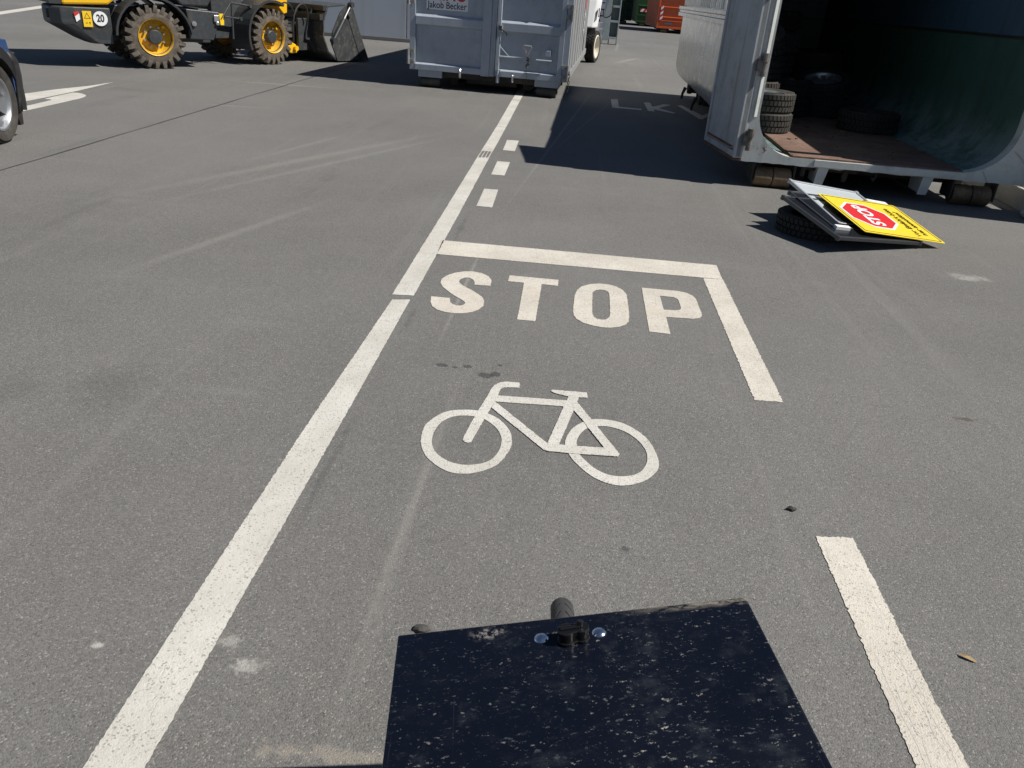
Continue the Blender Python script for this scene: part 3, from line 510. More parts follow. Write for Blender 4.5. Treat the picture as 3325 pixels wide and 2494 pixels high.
for y in (5.35, 6.95):
    t = MB(); M = Matrix.Translation((.27, y, .23)); t.lathe([(.02, -.04), (.105, -.04), (.115, -.02), (.115, .02), (.105, .04), (.02, .04)], 20, 'x', M)
    t.tube([(.20, y + .06, .20), (.17, y + .10, .10), (.165, y + .11, .02)], [.03, .022, .018], 8); t.box(.30, .40, y - .09, y + .09, .14, .34)
    t.build('castor', rubber('castor_black'), C, smooth=40)
# underframe
b = MB(); b.box(.62, .70, .35, CL - .2, .02, .25); b.box(1.78, 1.86, .35, CL - .2, .02, .25)
for k in range(8): b.box(.3, 2.2, .45 + k * .95, .53 + k * .95, .12, .252)
b.cyl((.62, .12, .2), (1.1, .12, .2), .018, 10); b.tube([(1.0, .1, .22), (.99, .1, .16), (.985, .08, .11)], [.02, .03, .02], 8); b.tube([(1.27, .1, .23), (1.27, .1, .17), (1.24, .1, .15)], [.014, .014, .03], 8); b.tube([(.6, .08, .22), (.60, .08, .13)], .025, 8)
b.build('underframe', DARKST, C)
for x in (.72, 1.66):
    t = MB(); t.prism([(x, .235), (x + .095, .235), (x + .065, .07), (x - .015, .07)], .02, .032, 'y'); t.box(x + .0, x + .012, .03, .3, .08, .235); t.build('skid_bracket', CW, C)
for x0, x1 in ((.165, .50), (1.965, 2.305)):
    t = MB(); xm = (x0 + x1) / 2
    for p, q in ((x0, xm - .004), (xm + .004, x1)):
        t.lathe([(.02, p), (.082, p), (.09, p + .01), (.09, q - .01), (.082, q), (.02, q)], 28, 'x', Matrix.Translation((0, .10, .091)))
    t.build('roller', RUSTB, C, smooth=35)
    t = MB(); t.prism([(x0 - .03, .235), (x0 - .03, .06), (x0 - .012, .06), (x0 - .012, .235)], .03, .25, 'y'); t.build('roller_bracket', DARKST, C)
    t = MB(); t.prism([(x1 + .012, .235), (x1 + .012, .06), (x1 + .03, .06), (x1 + .03, .235)], .03, .25, 'y'); t.build('roller_bracket', DARKST, C)
for z in (.42, 1.05, 1.75):
    t = MB(); t.cyl((.045, -.03, z - .09), (.045, -.03, z + .09), .024, 12); t.cyl((.045, -.03, z + .03), (.045, -.03, z + .10), .031, 12); t.box(-.015, .05, -.045, -.005, z - .05, z + .045); t.build('hinge', HIND, C)
# doors: left leaf folded back along the side, right leaf swung out
def door(px, py, ang, ln, s_):
    M = Matrix.Translation((px, py, 0)) @ Matrix.Rotation(ang, 4, 'Z')
    t = MB(); t.box(0, ln, -.025, .025, .262, CH - .01, M)
    t.box(0, .05, -.04, .04, .255, CH, M); t.box(ln - .05, ln, -.04, .04, .255, CH, M); t.box(.051, ln - .051, -.036, .036, .255, .31, M); t.box(.051, ln - .051, -.036, .036, CH - .06, CH, M)
    o = t.build('door', CD, C, bevel=.005)
    rs = MB(); rs.box(.04, ln - .02, s_ * .026 - .0015, s_ * .026 + .0015, .268, .33, M) if False else None
    return o
d1 = door(-.03, -.02, R(98.3 + 1.1), .95, -1)
for d_, ang, ox, ln in ((d1, R(99.4), -.03, .95),):
    M = Matrix.Translation((ox, -.02, 0)) @ Matrix.Rotation(ang, 4, 'Z'); t = MB(); t.tube([(.065, .0268, .40), (.10, .0268, .33), (.2, .0268, .318), (.9, .0268, .318)], .004, 6, M); t.tube([(.062, .0268, .40), (.062, .0268, 2.2)], .004, 6, M); t.build('weld_seam', CD, d_)
d1['label'] = 'grey door leaf folded back along the side, rusty at the bottom'
d2 = door(2.60, -.02, R(-31), 1.1, -1)
b = MB(); M = Matrix.Translation((-.03, -.02, 0)) @ Matrix.Rotation(R(99.4), 4, 'Z'); b.box(.0, .94, -.038, .038, .232, .252, M); b.box(.05, .9, -.0265, .0265, .31, .345, M); b.build('rusty_edge', rusty('edge_rust', (.07, .035, .02), (.2, .10, .05)), d1)
# ------------------------------------------------------------------ tyres
TYRE = rubber('tyre_rubber', (.022, .021, .02), (.12, .105, .085), .35); TYREB = rubber('tyre_black', (.012, .012, .012), (.05, .045, .04), .25)
ALU = flat('alloy', (.42, .43, .45), .42, .85)
def tyre_mb(r, wd, rim, blocks=44, axis='z', lug=.008):
    t = MB(); h = wd / 2
    prof = [(rim, -h * .75), (rim + .02, -h * .92), (r * .80 + rim * .2, -h), (r * .93, -h * .96), (r - .012, -h * .80)]
    for a in (-.78, -.30, .30, .78):
        pass
    prof += [(r - .010, -h * .35), (r - .017, -h * .33), (r - .017, -h * .27), (r - .010, -h * .25), (r - .010, h * .25), (r - .017, h * .27), (r - .017, h * .33), (r - .010, h * .35)]
    prof += [(r - .012, h * .80), (r * .93, h * .96), (r * .80 + rim * .2, h), (rim + .02, h * .92), (rim, h * .75)]
    t.lathe(prof, 56, axis)
    for k in range(blocks):
        a = 2 * math.pi * k / blocks
        for z0, z1, of in ((-h * .84, -h * .37, .5), (-h * .23, h * .23, 0), (h * .37, h * .84, .5)):
            M = Matrix.Rotation(a + of * 2 * math.pi / blocks, 4, 'Z'); wl = math.pi * r / blocks * .80; sk = (.3 if z0 > 0 else -.3) * wl if of else 0
            if axis == 'y': M = Matrix.Rotation(R(90), 4, 'X') @ M
            if axis == 'x': M = Matrix.Rotation(R(90), 4, 'Y') @ M
            ra, rb = r - .014, r
            v = [(ra, -wl + sk, z0), (ra, wl + sk, z0), (ra, wl - sk, z1), (ra, -wl - sk, z1)]; u = [(rb, p[1] * .94, p[2] * .985) for p in v]
            A_ = [t.bm.verts.new(M @ Vector(p)) for p in v]; B_ = [t.bm.verts.new(M @ Vector(p)) for p in u]
            for i in range(4): t.bm.faces.new((A_[i], A_[(i + 1) % 4], B_[(i + 1) % 4], B_[i]))
            t.bm.faces.new(B_)
    return t
def rim_mb(r, wd, spokes=5, axis='z', dish=.02, wide=.6):
    t = MB(); h = wd / 2
    t.lathe([(r + .004, -h * .8), (r + .008, h * .78), (r + .004, h * .86), (r - .012, h * .84), (r - .03, h * .55), (r - .035, -h * .8)], 48, axis)
    t.lathe([(.001, h * .55 - dish), (.05, h * .6 - dish), (.065, h * .5 - dish), (.065, h * .2), (.001, h * .2)], 24, axis)
    Ma = {'z': Matrix.Identity(4), 'y': Matrix.Rotation(R(-90), 4, 'X'), 'x': Matrix.Rotation(R(90), 4, 'Y')}[axis]
    for k in range(spokes):
        M = Ma @ Matrix.Rotation(2 * math.pi * k / spokes, 4, 'Z'); w0 = .05 * wide / .6; w1 = r * wide * .42
        z1 = h * .55 - dish; z2 = h * .62
        p = [(.04, -w0 * .6, z1), (.04, w0 * .6, z1), (r * .55, w0 * .62, z1 + .008), (r - .02, w1, z2), (r - .02, -w1, z2), (r * .55, -w0 * .62, z1 + .008)]
        q = [(x, y * .85, z - .035) for x, y, z in p]
        a = [t.bm.verts.new(M @ Vector(x)) for x in p]; b_ = [t.bm.verts.new(M @ Vector(x)) for x in q]
        for i in range(6): t.bm.faces.new((a[i], a[(i + 1) % 6], b_[(i + 1) % 6], b_[i]))
        t.bm.faces.new(a); t.bm.faces.new(b_[::-1])
    return t
CM = Matrix.Translation((1.60, 7.55, 0)) @ Matrix.Rotation(R(-1.1), 4, 'Z')
def cw(x, y, z): v = CM @ Vector((x, y, z)); return (v.x, v.y, v.z)
def used_tyre(label, loc, r, wd, rim=None, spokes=7, rot=(0, 0, 0), mat=TYRE, group='old tyres inside the open container', blocks=44):
    t = thing('used_tyre', label, 'tyre', loc, 0, group); t.rotation_euler = rot
    tyre_mb(r, wd, r * .66, blocks).build('tyre', mat, t, smooth=35)
    if rim: rim_mb(r * .66, wd, spokes, dish=.01, wide=.4).build('rim', ALU, t, smooth=35)
    return t
FZ = .314
used_tyre('treaded tyre lying on the rusty floor, bottom of the sunlit pair', cw(.46, 1.62, FZ + .10), .31, .20)
used_tyre('treaded tyre with silver rim, on top of the sunlit pair', cw(.455, 1.64, FZ + .303), .31, .20, True, 9, (0, 0, .3))
used_tyre('tyre with silver rim lying on the floor just behind the sunlit pair', cw(.44, 2.40, FZ + .34), .31, .22, True, 9, (0, 0, .8))
used_tyre('tyre lying flat under a rimmed one just behind the sunlit pair', cw(.44, 2.40, FZ + .105), .315, .21, mat=TYREB)
t0 = used_tyre('black tyre lying alone on the rusty floor toward the right wall', cw(1.80, 2.31, FZ + .11), .335, .22, mat=TYREB, rot=(0, 0, .2))
used_tyre('black tyre lying under the one with the thin silver spokes', cw(1.56, 3.50, FZ + .115), .33, .22, mat=TYREB, rot=(0, 0, .5))
used_tyre('black tyre with thin silver spokes leaning on the pile toward the right', cw(1.50, 3.46, FZ + .36), .33, .22, True, 10, (R(14), R(-8), 0), TYREB)
used_tyre('black tyre lying flat in the middle of the container floor', cw(1.02, 3.32, FZ + .11), .35, .22, mat=TYREB)
used_tyre('black tyre with a dull rim lying in the middle of the container floor', cw(1.02, 3.34, FZ + .33), .33, .21, True, 5, (0, R(3), 0), TYREB)
hs = ['lowest', 'second from bottom', 'third from bottom', 'fourth from bottom', 'fifth from bottom', 'sixth from bottom', 'topmost']
proto = used_tyre('large black tyre in the tall dark stack at back left, lowest', cw(.80, 4.3, FZ + .12), .44, .235, mat=TYREB, group='tall stack of large tyres', blocks=36)
for k in range(1, 5): dup(proto, cw(.80 + random.uniform(-.04, .04), 4.3 + random.uniform(-.04, .04), FZ + .12 + k * .237), (0, 0, k), 'large black tyre in the tall dark stack at back left, ' + (hs[k] if k < 4 else 'topmost'))
for k in range(0, 4): dup(proto, cw(.62 + random.uniform(-.03, .03), 3.42 + random.uniform(-.03, .03), FZ + .12 + k * .237), (0, 0, k), 'large black tyre in the stack against the left wall, ' + ('lowest', 'second from bottom', 'third from bottom', 'topmost')[k], 'tyre stack against the left wall')
used_tyre('sunlit treaded tyre on top of the stack against the left wall', cw(.42, 2.62, FZ + .94), .30, .2, rot=(R(20), R(12), 0))
used_tyre('black tyre under the sunlit topmost tyre against the left wall', cw(.44, 2.62, FZ + .76), .31, .22, mat=TYREB, rot=(R(4), 0, 0))
used_tyre('black tyre supporting the left wall stack just above the rimmed tyre', cw(.45, 2.55, FZ + .555), .31, .21, mat=TYREB)
for k in range(3):
    dup(proto, cw(1.72, 4.95, FZ + .12 + k * .237), (0, 0, k), 'large black tyre in the low dark stack at back right, ' + ('lowest', 'middle', 'topmost')[k], 'low stack of large tyres')

# ------------------------------------------------------------------ pile of discarded signs on a tyre
ALUD = flat('sign_dark_alu', (.10, .105, .115), .3, .7); ALUF = flat('sign_alu', (.55, .57, .60), .38, .6); PANEL = paint('sign_grey_back', (.44, .48, .50), .35, .05, damt=.15, bump=.0002); BLKG = flat('sign_black', (.010, .011, .014), .25)
SYEL = paint('sign_yellow', (.80, .61, .045), .35, .05, (.5, .40, .10), .15, bump=.0001); SRED = flat('sign_red', (.62, .03, .035), .35); SWHT = flat('sign_white', (.80, .80, .80), .35)
tl = Vector((1.957, 6.254, .252)); tr = Vector((2.646, 6.495, .160)); br = Vector((2.841, 5.883, .034)); bl = Vector((2.155, 5.644, .137))
def plate_M(o, xd, yd): return frame(o, xd, yd)
M = frame((tl + tr + br + bl) / 4, tl - bl, tl - tr); hx, hy = .326, .367
ys = thing('warning_sign', 'yellow sign with red STOP octagon lying tilted on top of the pile', 'sign', M=M)
def rrect(hx, hy, r, n=4):
    o = []
    for cx, cy, a0 in ((hx - r, hy - r, 0), (-hx + r, hy - r, 90), (-hx + r, -hy + r, 180), (hx - r, -hy + r, 270)):
        o += [(cx + r * math.cos(R(a0 + 90 * k / n)), cy + r * math.sin(R(a0 + 90 * k / n))) for k in range(n + 1)]
    return o
outline('board', [rrect(hx, hy, .012)], SYEL, ys, .004)
outline('border', [rrect(hx - .018, hy - .018, .01), rrect(hx - .025, hy - .025, .01)], BLKG, ys, .0008, z=.0028)
def octo(r, cx, cy): return [(cx + r / math.cos(R(22.5)) * math.cos(R(22.5 + 45 * k)), cy + r / math.cos(R(22.5)) * math.sin(R(22.5 + 45 * k))) for k in range(8)]
outline('octagon_edge', [octo(.212, 0, .105)], SWHT, ys, .0008, z=.0028); outline('octagon', [octo(.192, 0, .105)], SRED, ys, .0008, z=.0036)
text('stop_text', 'STOP', .168, SWHT, ys, Matrix.Translation((0, .108, .0045)), bold=.006, sx=.82)
text('small_text', 'Vor Einfahrt bitte', .070, BLKG, ys, Matrix.Translation((-.03, -.182, .003)), bold=.0006, sx=.95)
text('small_text', 'hier anmelden!', .070, BLKG, ys, Matrix.Translation((-.03, -.262, .003)), bold=.0006, sx=.95)
for o_ in ys.children:
    for v in o_.data.vertices:
        x, y = v.co.x, v.co.y; v.co.z += .006 * math.sin(x * 5 + 1) * math.cos(y * 4) - .0
def framed_sign(name, label, o, xe, ye, hl, hw, th, cat='sign frame', glass=True, stubs=()):
    FMAT = ALUF if glass else ALUD
    M = frame(o, xe, ye); t = thing(name, label, cat, M=M)
    b = MB(); q = .022
    b.box(-hl, hl, hw - q, hw, -th / 2, th / 2); b.box(-hl, hl, -hw, -hw + q, -th / 2, th / 2); b.box(hl - q, hl, -hw + q, hw - q, -th / 2, th / 2); b.box(-hl, -hl + q, -hw + q, hw - q, -th / 2, th / 2)
    for sx in (-1, 1):
        for sy in (-1, 1): b.cyl((sx * (hl - .01), sy * (hw - .01), -th / 2 - .004), (sx * (hl - .01), sy * (hw - .01), th / 2 + .004), .017, 12)
    b.build('frame', FMAT, t, bevel=.003)
    b = MB(); b.box(-hl + q, hl - q, -hw + q, hw - q, -.004, .004); b.build('panel', PANEL if glass else BLKG, t)
    for (x, y, l, z) in stubs:
        b = MB(); b.box(hl if x > 0 else -hl - l, hl + l if x > 0 else -hl, y - .022, y + .022, z - .012, z + .012); b.build('leg', SWHT, t, bevel=.002)
    return t
P0 = Vector((1.770, 6.466, .306)); P1 = Vector((2.398, 6.695, .211)); P2 = Vector((2.012, 5.790, .153))
cen = (P1 + P2) / 2; cen += Vector((0, 0, -.016))
framed_sign('a_board_sign', 'grey folding sign frame lying under the yellow sign, on top of the others', cen, P1 - P0, P0 - P2, (P1 - P0).length / 2, (P2 - P0).length / 2, .024, stubs=((1, .22, .20, -.0), (1, .12, .22, -.03)))
Q0 = Vector((1.656, 6.061, .239)); Q1 = Vector((1.902, 5.456, .115)); Q2 = Vector((2.633, 5.82, .040))
cen2 = (Q0 + Q2) / 2
framed_sign('sign_board', 'dark framed sign board at the bottom of the sign pile, leaning on the tyre', cen2, Q2 - Q1, Q0 - Q1, (Q2 - Q1).length / 2, (Q0 - Q1).length / 2, .026, glass=False, stubs=((1, -.2, .10, .0), (1, -.12, .08, .0)))
cen3 = cen2 * .55 + cen * .45 + Vector((.0, .0, .0))
fs = framed_sign('sign_board', 'thin sign frame with white end blocks between the two others in the pile', cen3, (P1 - P0) + (Q2 - Q1), (P0 - P2) + (Q0 - Q1), .38, .29, .024, glass=False)
b = MB(); b.box(-.38, -.25, -.325, -.2905, .004, .03); b.box(-.38, -.24, -.32, -.2905, -.042, -.012); b.box(-.22, .36, -.312, -.2905, -.014, .006) ; b.build('end_block', SWHT, fs, bevel=.002)
b = MB(); pts = [(-.40 + .06 * k, .26 - .02 * 0, 0) for k in range(2)]
cp = frame(cen - Vector((0, 0, .03)), P1 - P0, P0 - P2)
cs = thing('curved_sign', 'pale blue sign sheet with a curved edge sticking out under the grey frame', 'sign', M=cp)
outline('sheet', [[(.2, .2), (-.30, .24)] + [(-.46 + .10 * math.cos(R(a)) + .05, .02 + .25 * math.sin(R(a))) for a in range(70, -60, -12)][:0] + [(-.40, .10), (-.455, 0), (-.46, -.08), (-.43, -.17), (-.36, -.24), (-.25, -.28), (.2, -.2)]], PANEL, cs, .004)
used_tyre('black tyre lying on the asphalt under the pile of signs', (1.925, 6.04, .073), .282, .145, mat=TYREB, group='single tyre under the signs')['category'] = 'tyre'

# ------------------------------------------------------------------ yellow wheel loader
CHAR = paint('loader_charcoal', (.040, .046, .052), .42, .15, (.12, .085, .055), .55, rust=.0, scale=2.5); LYEL = paint('loader_yellow', (.80, .46, .012), .35, .05, (.35, .22, .05), .15, coat=.3)
LRIM = paint('rim_yellow', (.68, .38, .015), .45, .12, (.20, .11, .05), .7, scale=2.5); LDRUB = rubber('loader_tyre', (.045, .039, .032), (.19, .155, .12), .75); BKT = paint('bucket_steel', (.062, .066, .068), .38, .25, (.22, .21, .18), .7, metal=.2, scale=2.0); PLAST = flat('fender_black', (.030, .032, .035), .55)
LR = thing('wheel_loader', 'yellow and charcoal wheel loader with big lugged tyres and bucket, at top left', 'wheel loader', (-6.5, 12.8, 0), R(90 - 46))
def lug_wheel(parent, x, y, yaw, side=-1):
    t = MB(); h = .15; r = .405
    t.lathe([(.235, -h * .8), (.26, -h * .95), (.33, -h), (.385, -h * .88), (r, -h * .7), (r, h * .7), (.385, h * .88), (.33, h), (.26, h * .95), (.235, h * .8)], 48, 'y')
    nl = 22
    for s_ in (-1, 1):
        for k in range(nl):
            a = 2 * math.pi * (k + (.5 if s_ > 0 else 0)) / nl; M = Matrix.Rotation(a, 4, 'Y'); wl = .030
            pr = [(r - .01, -wl * .9, 0.02 * s_), (r - .01, wl * .9, .02 * s_), (r - .02, wl * 1.25 + .02, h * .85 * s_), (.355, wl * 1.2 + .02, h * 1.03 * s_), (.355, -wl * 1.0 + .02, h * 1.03 * s_), (r - .02, -wl * 1.1 + .02, h * .85 * s_)]
            qr = [(.452, -wl * .7, .02 * s_), (.452, wl * .7, .02 * s_), (.450, wl + .02, h * .93 * s_)]
            A_ = [t.bm.verts.new(M @ Vector((p[0], p[2], p[1]))) for p in ((r - .01, -wl, .02 * s_), (r - .01, wl, .02 * s_), (.345, wl * 1.2 + .025, h * 1.0 * s_), (.345, -wl + .025, h * 1.0 * s_))]
            B_ = [t.bm.verts.new(M @ Vector((p[0], p[2], p[1]))) for p in ((.452, -wl * .75, .02 * s_), (.452, wl * .75, .02 * s_), (.448, wl * .95 + .022, h * 1.0 * s_), (.448, -wl * .7 + .022, h * 1.0 * s_))]
            C_ = [t.bm.verts.new(M @ Vector((p[0], p[2], p[1]))) for p in ((.40, wl * 1.0 + .025, h * 1.08 * s_), (.40, -wl * .8 + .025, h * 1.08 * s_))]
            f = t.bm.faces.new
            f((A_[0], A_[1], B_[1], B_[0])); f((B_[0], B_[1], B_[2], B_[3])); f((A_[1], A_[2], C_[0], B_[2], B_[1])); f((A_[0], B_[0], B_[3], C_[1], A_[3])); f((B_[3], B_[2], C_[0], C_[1])); f((C_[1], C_[0], A_[2], A_[3])); f((A_[0], A_[3], A_[2], A_[1]))
    wt = t.build('wheel', LDRUB, parent, smooth=30); wt.location = (x, y, .452); wt.rotation_euler = (0, 0, yaw)
    o_ = side
    t = MB(); t.lathe([(.255, .15 * o_), (.262, .155 * o_), (.245, .135 * o_), (.225, .05 * o_), (.20, .02 * o_), (.12, .03 * o_), (.02, .03 * o_), (.02, -.02 * o_), (.2, -.03 * o_), (.24, -.12 * o_), (.255, -.12 * o_)], 40, 'y'); t.build('rim', LRIM, wt, smooth=35)
    t = MB(); t.lathe([(.001, .135 * o_), (.09, .13 * o_), (.105, .115 * o_), (.108, .03 * o_), (.001, .03 * o_)], 30, 'y'); t.build('hub', CHAR, wt, smooth=30)
    for k in range(8):
        a = 2 * math.pi * k / 8 + .3; p = (.15 * math.cos(a), 0, .15 * math.sin(a)); t = MB(); t.cyl((p[0], .028 * o_, p[2]), (p[0], .075 * o_, p[2]), .016, 8); t.build('wheel_nut', STEEL, wt)
    t = MB(); a = .8; t.cyl((.19 * math.cos(a), .03 * o_, .19 * math.sin(a)), (.20 * math.cos(a), .10 * o_, .20 * math.sin(a)), .025, 10); t.build('valve_guard', LYEL, wt)
    return wt
lug_wheel(LR, 0, 0, 0); lug_wheel(LR, 0, 1.22, R(180))
# rear frame parts (x forward, y to the left, z up)
plan = [(-.60, -.11), (-1.10, -.11), (-1.26, -.08), (-1.37, .08), (-1.40, .35), (-1.33, .70), (-1.18, 1.0), (-1.00, 1.22), (-.60, 1.33)]
def lofted(zs_):
    t = MB(); rows = []
    for z, sc, sh in zs_: rows.append([t.bm.verts.new((-.60 + (x + .60) * sc + sh, .61 + (y - .61) * (1 if sc > .9 else .96), z)) for x, y in plan])
    n = len(plan)
    for a, b_ in zip(rows, rows[1:]):
        for i in range(n): t.bm.faces.new((a[i], a[(i + 1) % n], b_[(i + 1) % n], b_[i]))
    t.bm.faces.new(rows[0][::-1]); t.bm.faces.new(rows[-1]); return t
lofted([(.34, .38, 0), (.40, .55, 0), (.60, .985, 0), (.63, 1.0, 0), (.79, 1.0, 0), (.815, .99, 0), (.825, .95, 0)]).build('counterweight', CHAR, LR, bevel=.015)
t = MB(); t.prism([(-1.20, .845), (-1.18, 1.32), (-.30, 1.45), (-.30, 1.05), (-.58, .865)], .02, 1.15, 'y'); hd_ = t.build('engine_hood', LYEL, LR, bevel=.03)
t = MB(); t.box(-1.33, -1.201, .05, .9, .852, 1.25); t.box(-1.36, -1.201, .03, .16, .853, 1.0); t.build('rear_grille', PLAST, hd_)
t = MB(); t.box(-1.40, -1.37, .12, .28, .66, .78); t.build('tow_recess', PLAST, LR)
def fender(t, cx, cz, r0, r1, a0, a1, y0, y1, n=16):
    for k in range(n):
        p = [(cx + rr * math.cos(R(a)), cz + rr * math.sin(R(a))) for rr, a in ((r0, a0 + (a1 - a0) * k / n), (r1, a0 + (a1 - a0) * k / n), (r1, a0 + (a1 - a0) * (k + 1) / n), (r0, a0 + (a1 - a0) * (k + 1) / n))]
        t.prism(p, y0, y1, 'y')
for y0, y1 in ((-.17, .2), (1.02, 1.39)):
    t = MB(); fender(t, 0, .45, .545, .575, 178, 8, y0, y1); t.build('fender', PLAST, LR, smooth=40)
# chassis, step box, tank, cab
t = MB(); t.box(-.7, 1.0, .30, .92, .36, .86); t.box(-.05, .05, .1, 1.12, .38, .52); t.build('chassis', CHAR, LR, bevel=.01)
for y0, y1 in ((-.12, .30), (.92, 1.34)):
    t = MB(); t.prism([(.52, .44), (.90, .43), (.97, .62), (1.02, .84), (.50, .87), (.52, .7)], y0, y1, 'y'); t.build('step_box', CHAR, LR, bevel=.012)
t = MB(); t.cyl((.60, -.155, .665), (.60, -.10, .665), .036, 14); t.cyl((.60, -.16, .665), (.60, -.154, .665), .018, 10); t.build('tow_eye', STEEL, LR)
t = MB(); t.box(.92, 1.0, -.15, -.08, .70, .80); t.cyl((.97, -.16, .68), (.97, -.10, .68), .03, 10); t.build('work_lamp', STEEL, LR, bevel=.01)
t = MB(); t.prism([(.38, 1.0), (.45, .905), (.86, .905), (.93, 1.02), (.93, 1.25), (.38, 1.25)], -.08, 1.30, 'y'); t.build('side_tank', CHAR, LR, bevel=.03)
cabp = MB(); cabp.box(-.25, .95, .05, 1.17, 1.25, 1.40)
for x in (-.22, .90):
    for y in (.08, 1.10): cabp.box(x, x + .06, y, y + .06, 1.40, 2.35)
cabp.box(-.30, 1.0, .02, 1.20, 2.35, 2.45); cb = cabp.build('cab', CHAR, LR, bevel=.02)
gl = N('cab_glass').fin((.02, .03, .035), .08); t = MB(); t.box(-.2, .93, .095, .10, 1.40, 2.35); t.box(-.2, .93, 1.14, 1.145, 1.40, 2.35); t.box(-.21, -.2, .12, 1.1, 1.4, 2.35); t.box(.94, .95, .12, 1.1, 1.4, 2.35); t.build('window', gl, cb)
# stickers on the counterweight
cx_ = -.77
def disc(r, n=32): return [(r * math.cos(2 * math.pi * k / n), r * math.sin(2 * math.pi * k / n)) for k in range(n)]
cwy = -.125
s20 = outline('speed_sticker', [disc(.098)], WHITE, LR, .003, Matrix.Translation((-.75, cwy, .685)) @ XZ)
text('speed_number', '20', .135, BLACKP, s20, Matrix.Translation((-.75, cwy - .003, .685)) @ XZ, bold=.004, sx=.78)
wsk = outline('warning_sticker', [[(-.06, -.105), (.06, -.105), (.06, .105), (-.06, .105)]], YEL, LR, .003, Matrix.Translation((-.925, cwy, .675)) @ XZ)
outline('warning_triangle', [[(-.045, .005), (.045, .005), (0, .085)], [(-.034, .011), (.034, .011), (0, .073)]], BLACKP, wsk, .001, Matrix.Translation((-.925, cwy - .0025, .675)) @ XZ)
outline('warning_arrow', [[(-.03, -.06), (0, -.055), (0, -.05), (-.03, -.05)], [(.02, -.07), (.02, -.05), (.012, -.05), (.025, -.035), (.038, -.05), (.03, -.05), (.03, -.07)]], BLACKP, wsk, .001, Matrix.Translation((-.925, cwy - .0025, .675)) @ XZ)
rs = outline('reflector', [[(-.02, -.07), (.035, -.03), (.03, .07), (-.04, .06)]], WHITE, LR, .003, Matrix.Translation((-1.055, -.1245, .70)) @ XZ)
outline('reflector_stripe', [[(-.038, .0), (-.04, .06), (.03, .07), (.03, .045)], [(-.02, -.07), (.0, -.055), (.032, .01), (.033, -.01)]][:1], REDP, rs, .001, Matrix.Translation((-1.055, -.127, .70)) @ XZ)
# front frame, articulated
F0 = Matrix.Translation((-6.5, 12.8, 0)) @ Matrix.Rotation(R(44), 4, 'Z')
FW = Matrix.Translation((-5.43, 14.80, 0)) @ Matrix.Rotation(R(90 - 27), 4, 'Z')
FM = F0.inverted() @ FW
def fb(t, name, mat, parent=LR, **kw):
    o = t.build(name, mat, parent, **kw)
    o.data.transform(FM); return o
yawf = R(46 - 27)
def front_wheel(y, ang):
    p = FM @ Vector((0, y, 0)); return lug_wheel(LR, p.x, p.y, yawf + ang)
front_wheel(0, 0); front_wheel(1.22, R(180))
for y0, y1 in ((-.18, .30), (.92, 1.40)):
    t = MB(); fender(t, 0, .47, .535, .575, 203, 62, y0, y1, 14)
    fb(t, 'fender', PLAST, smooth=40)
t = MB(); t.box(-.95, .25, .28, .94, .40, .78); t.prism([(-.95, .55), (-.30, .60), (-.30, 1.02), (-.95, 1.02)], .25, .97, 'y'); t.box(-.06, .06, .1, 1.12, .38, .52); fb(t, 'front_chassis', CHAR, bevel=.01)
t = MB(); t.tube([(-.80, -.05, .97), (-.40, -.05, .93)], .016, 8); t.tube([(-.78, -.05, .97), (-.80, -.05, .42)], .018, 8); t.tube([(-.95, -.05, .76), (-.62, -.05, .73)], .014, 8); t.tube([(-.80, -.05, .97), (-1.0, -.05, .74)], .01, 8); t.tube([(-.40, -.08, .93), (-.40, -.02, .93)], .03, 10); t.tube([(-.62, -.08, .73), (-.62, -.02, .73)], .03, 10); fb(t, 'grab_rail', CHAR)
t = MB(); t.prism([(-1.04, .80), (-.94, .80), (-.95, .63), (-1.02, .63)], -.03, -.02, 'y'); ws2 = fb(t, 'warning_sticker', YEL)
t = MB(); t.prism([(.10, 1.10), (.30, 1.02), (.56, .95), (.72, .80), (.80, .82), (.82, 1.10), (.60, 1.50), (-.55, 1.75), (-.65, 1.55), (-.1, 1.35)], .31, .90, 'y'); t.prism([(.25, .70), (.45, .70), (.52, .42), (.80, .30), (.82, .16), (.70, .15), (.40, .24), (.25, .45)], .12, .22, 'y'); t.prism([(.25, .70), (.45, .70), (.52, .42), (.80, .30), (.82, .16), (.70, .15), (.40, .24), (.25, .45)], 1.0, 1.1, 'y'); fb(t, 'loader_arm', LYEL, bevel=.012)
t = MB(); t.cyl((.76, .06, .24), (.76, .28, .24), .045, 14); t.cyl((.76, .94, .24), (.76, 1.16, .24), .045, 14); fb(t, 'arm_pin', LYEL)
# bucket: shell profile swept across, side plates, ribs
by0, by1 = -.22, 1.45
pin = [(1.86, 1.03), (1.30, .99), (1.17, .72), (1.16, .45), (1.27, .20), (1.52, .03), (2.40, .02), (2.42, .04), (1.54, .055), (1.30, .22), (1.19, .46), (1.20, .71), (1.325, .96), (1.86, 1.0)]
t = MB(); t.prism(pin, by0, by1, 'y'); bk = fb(t, 'bucket', BKT, bevel=.006)
for y in (by0 - .02, by1 - .005):
    t = MB(); t.prism([(1.84, 1.04), (1.62, .88), (1.40, .55), (1.36, .34), (1.52, .03), (2.42, .02), (2.18, .50), (1.98, .95)], y, y + .025, 'y')
    fb(t, 'side_plate', BKT, bk, bevel=.004)
t = MB(); t.prism([(1.80, .84), (1.86, .80), (2.22, .06), (2.16, .05)], by0 - .03, by0 - .0195, 'y'); t.cyl((1.84, by0 - .06, .86), (1.84, by0 - .02, .86), .05, 14); t.build if False else None
fb(t, 'wear_strip', BKT, bk)
t = MB()
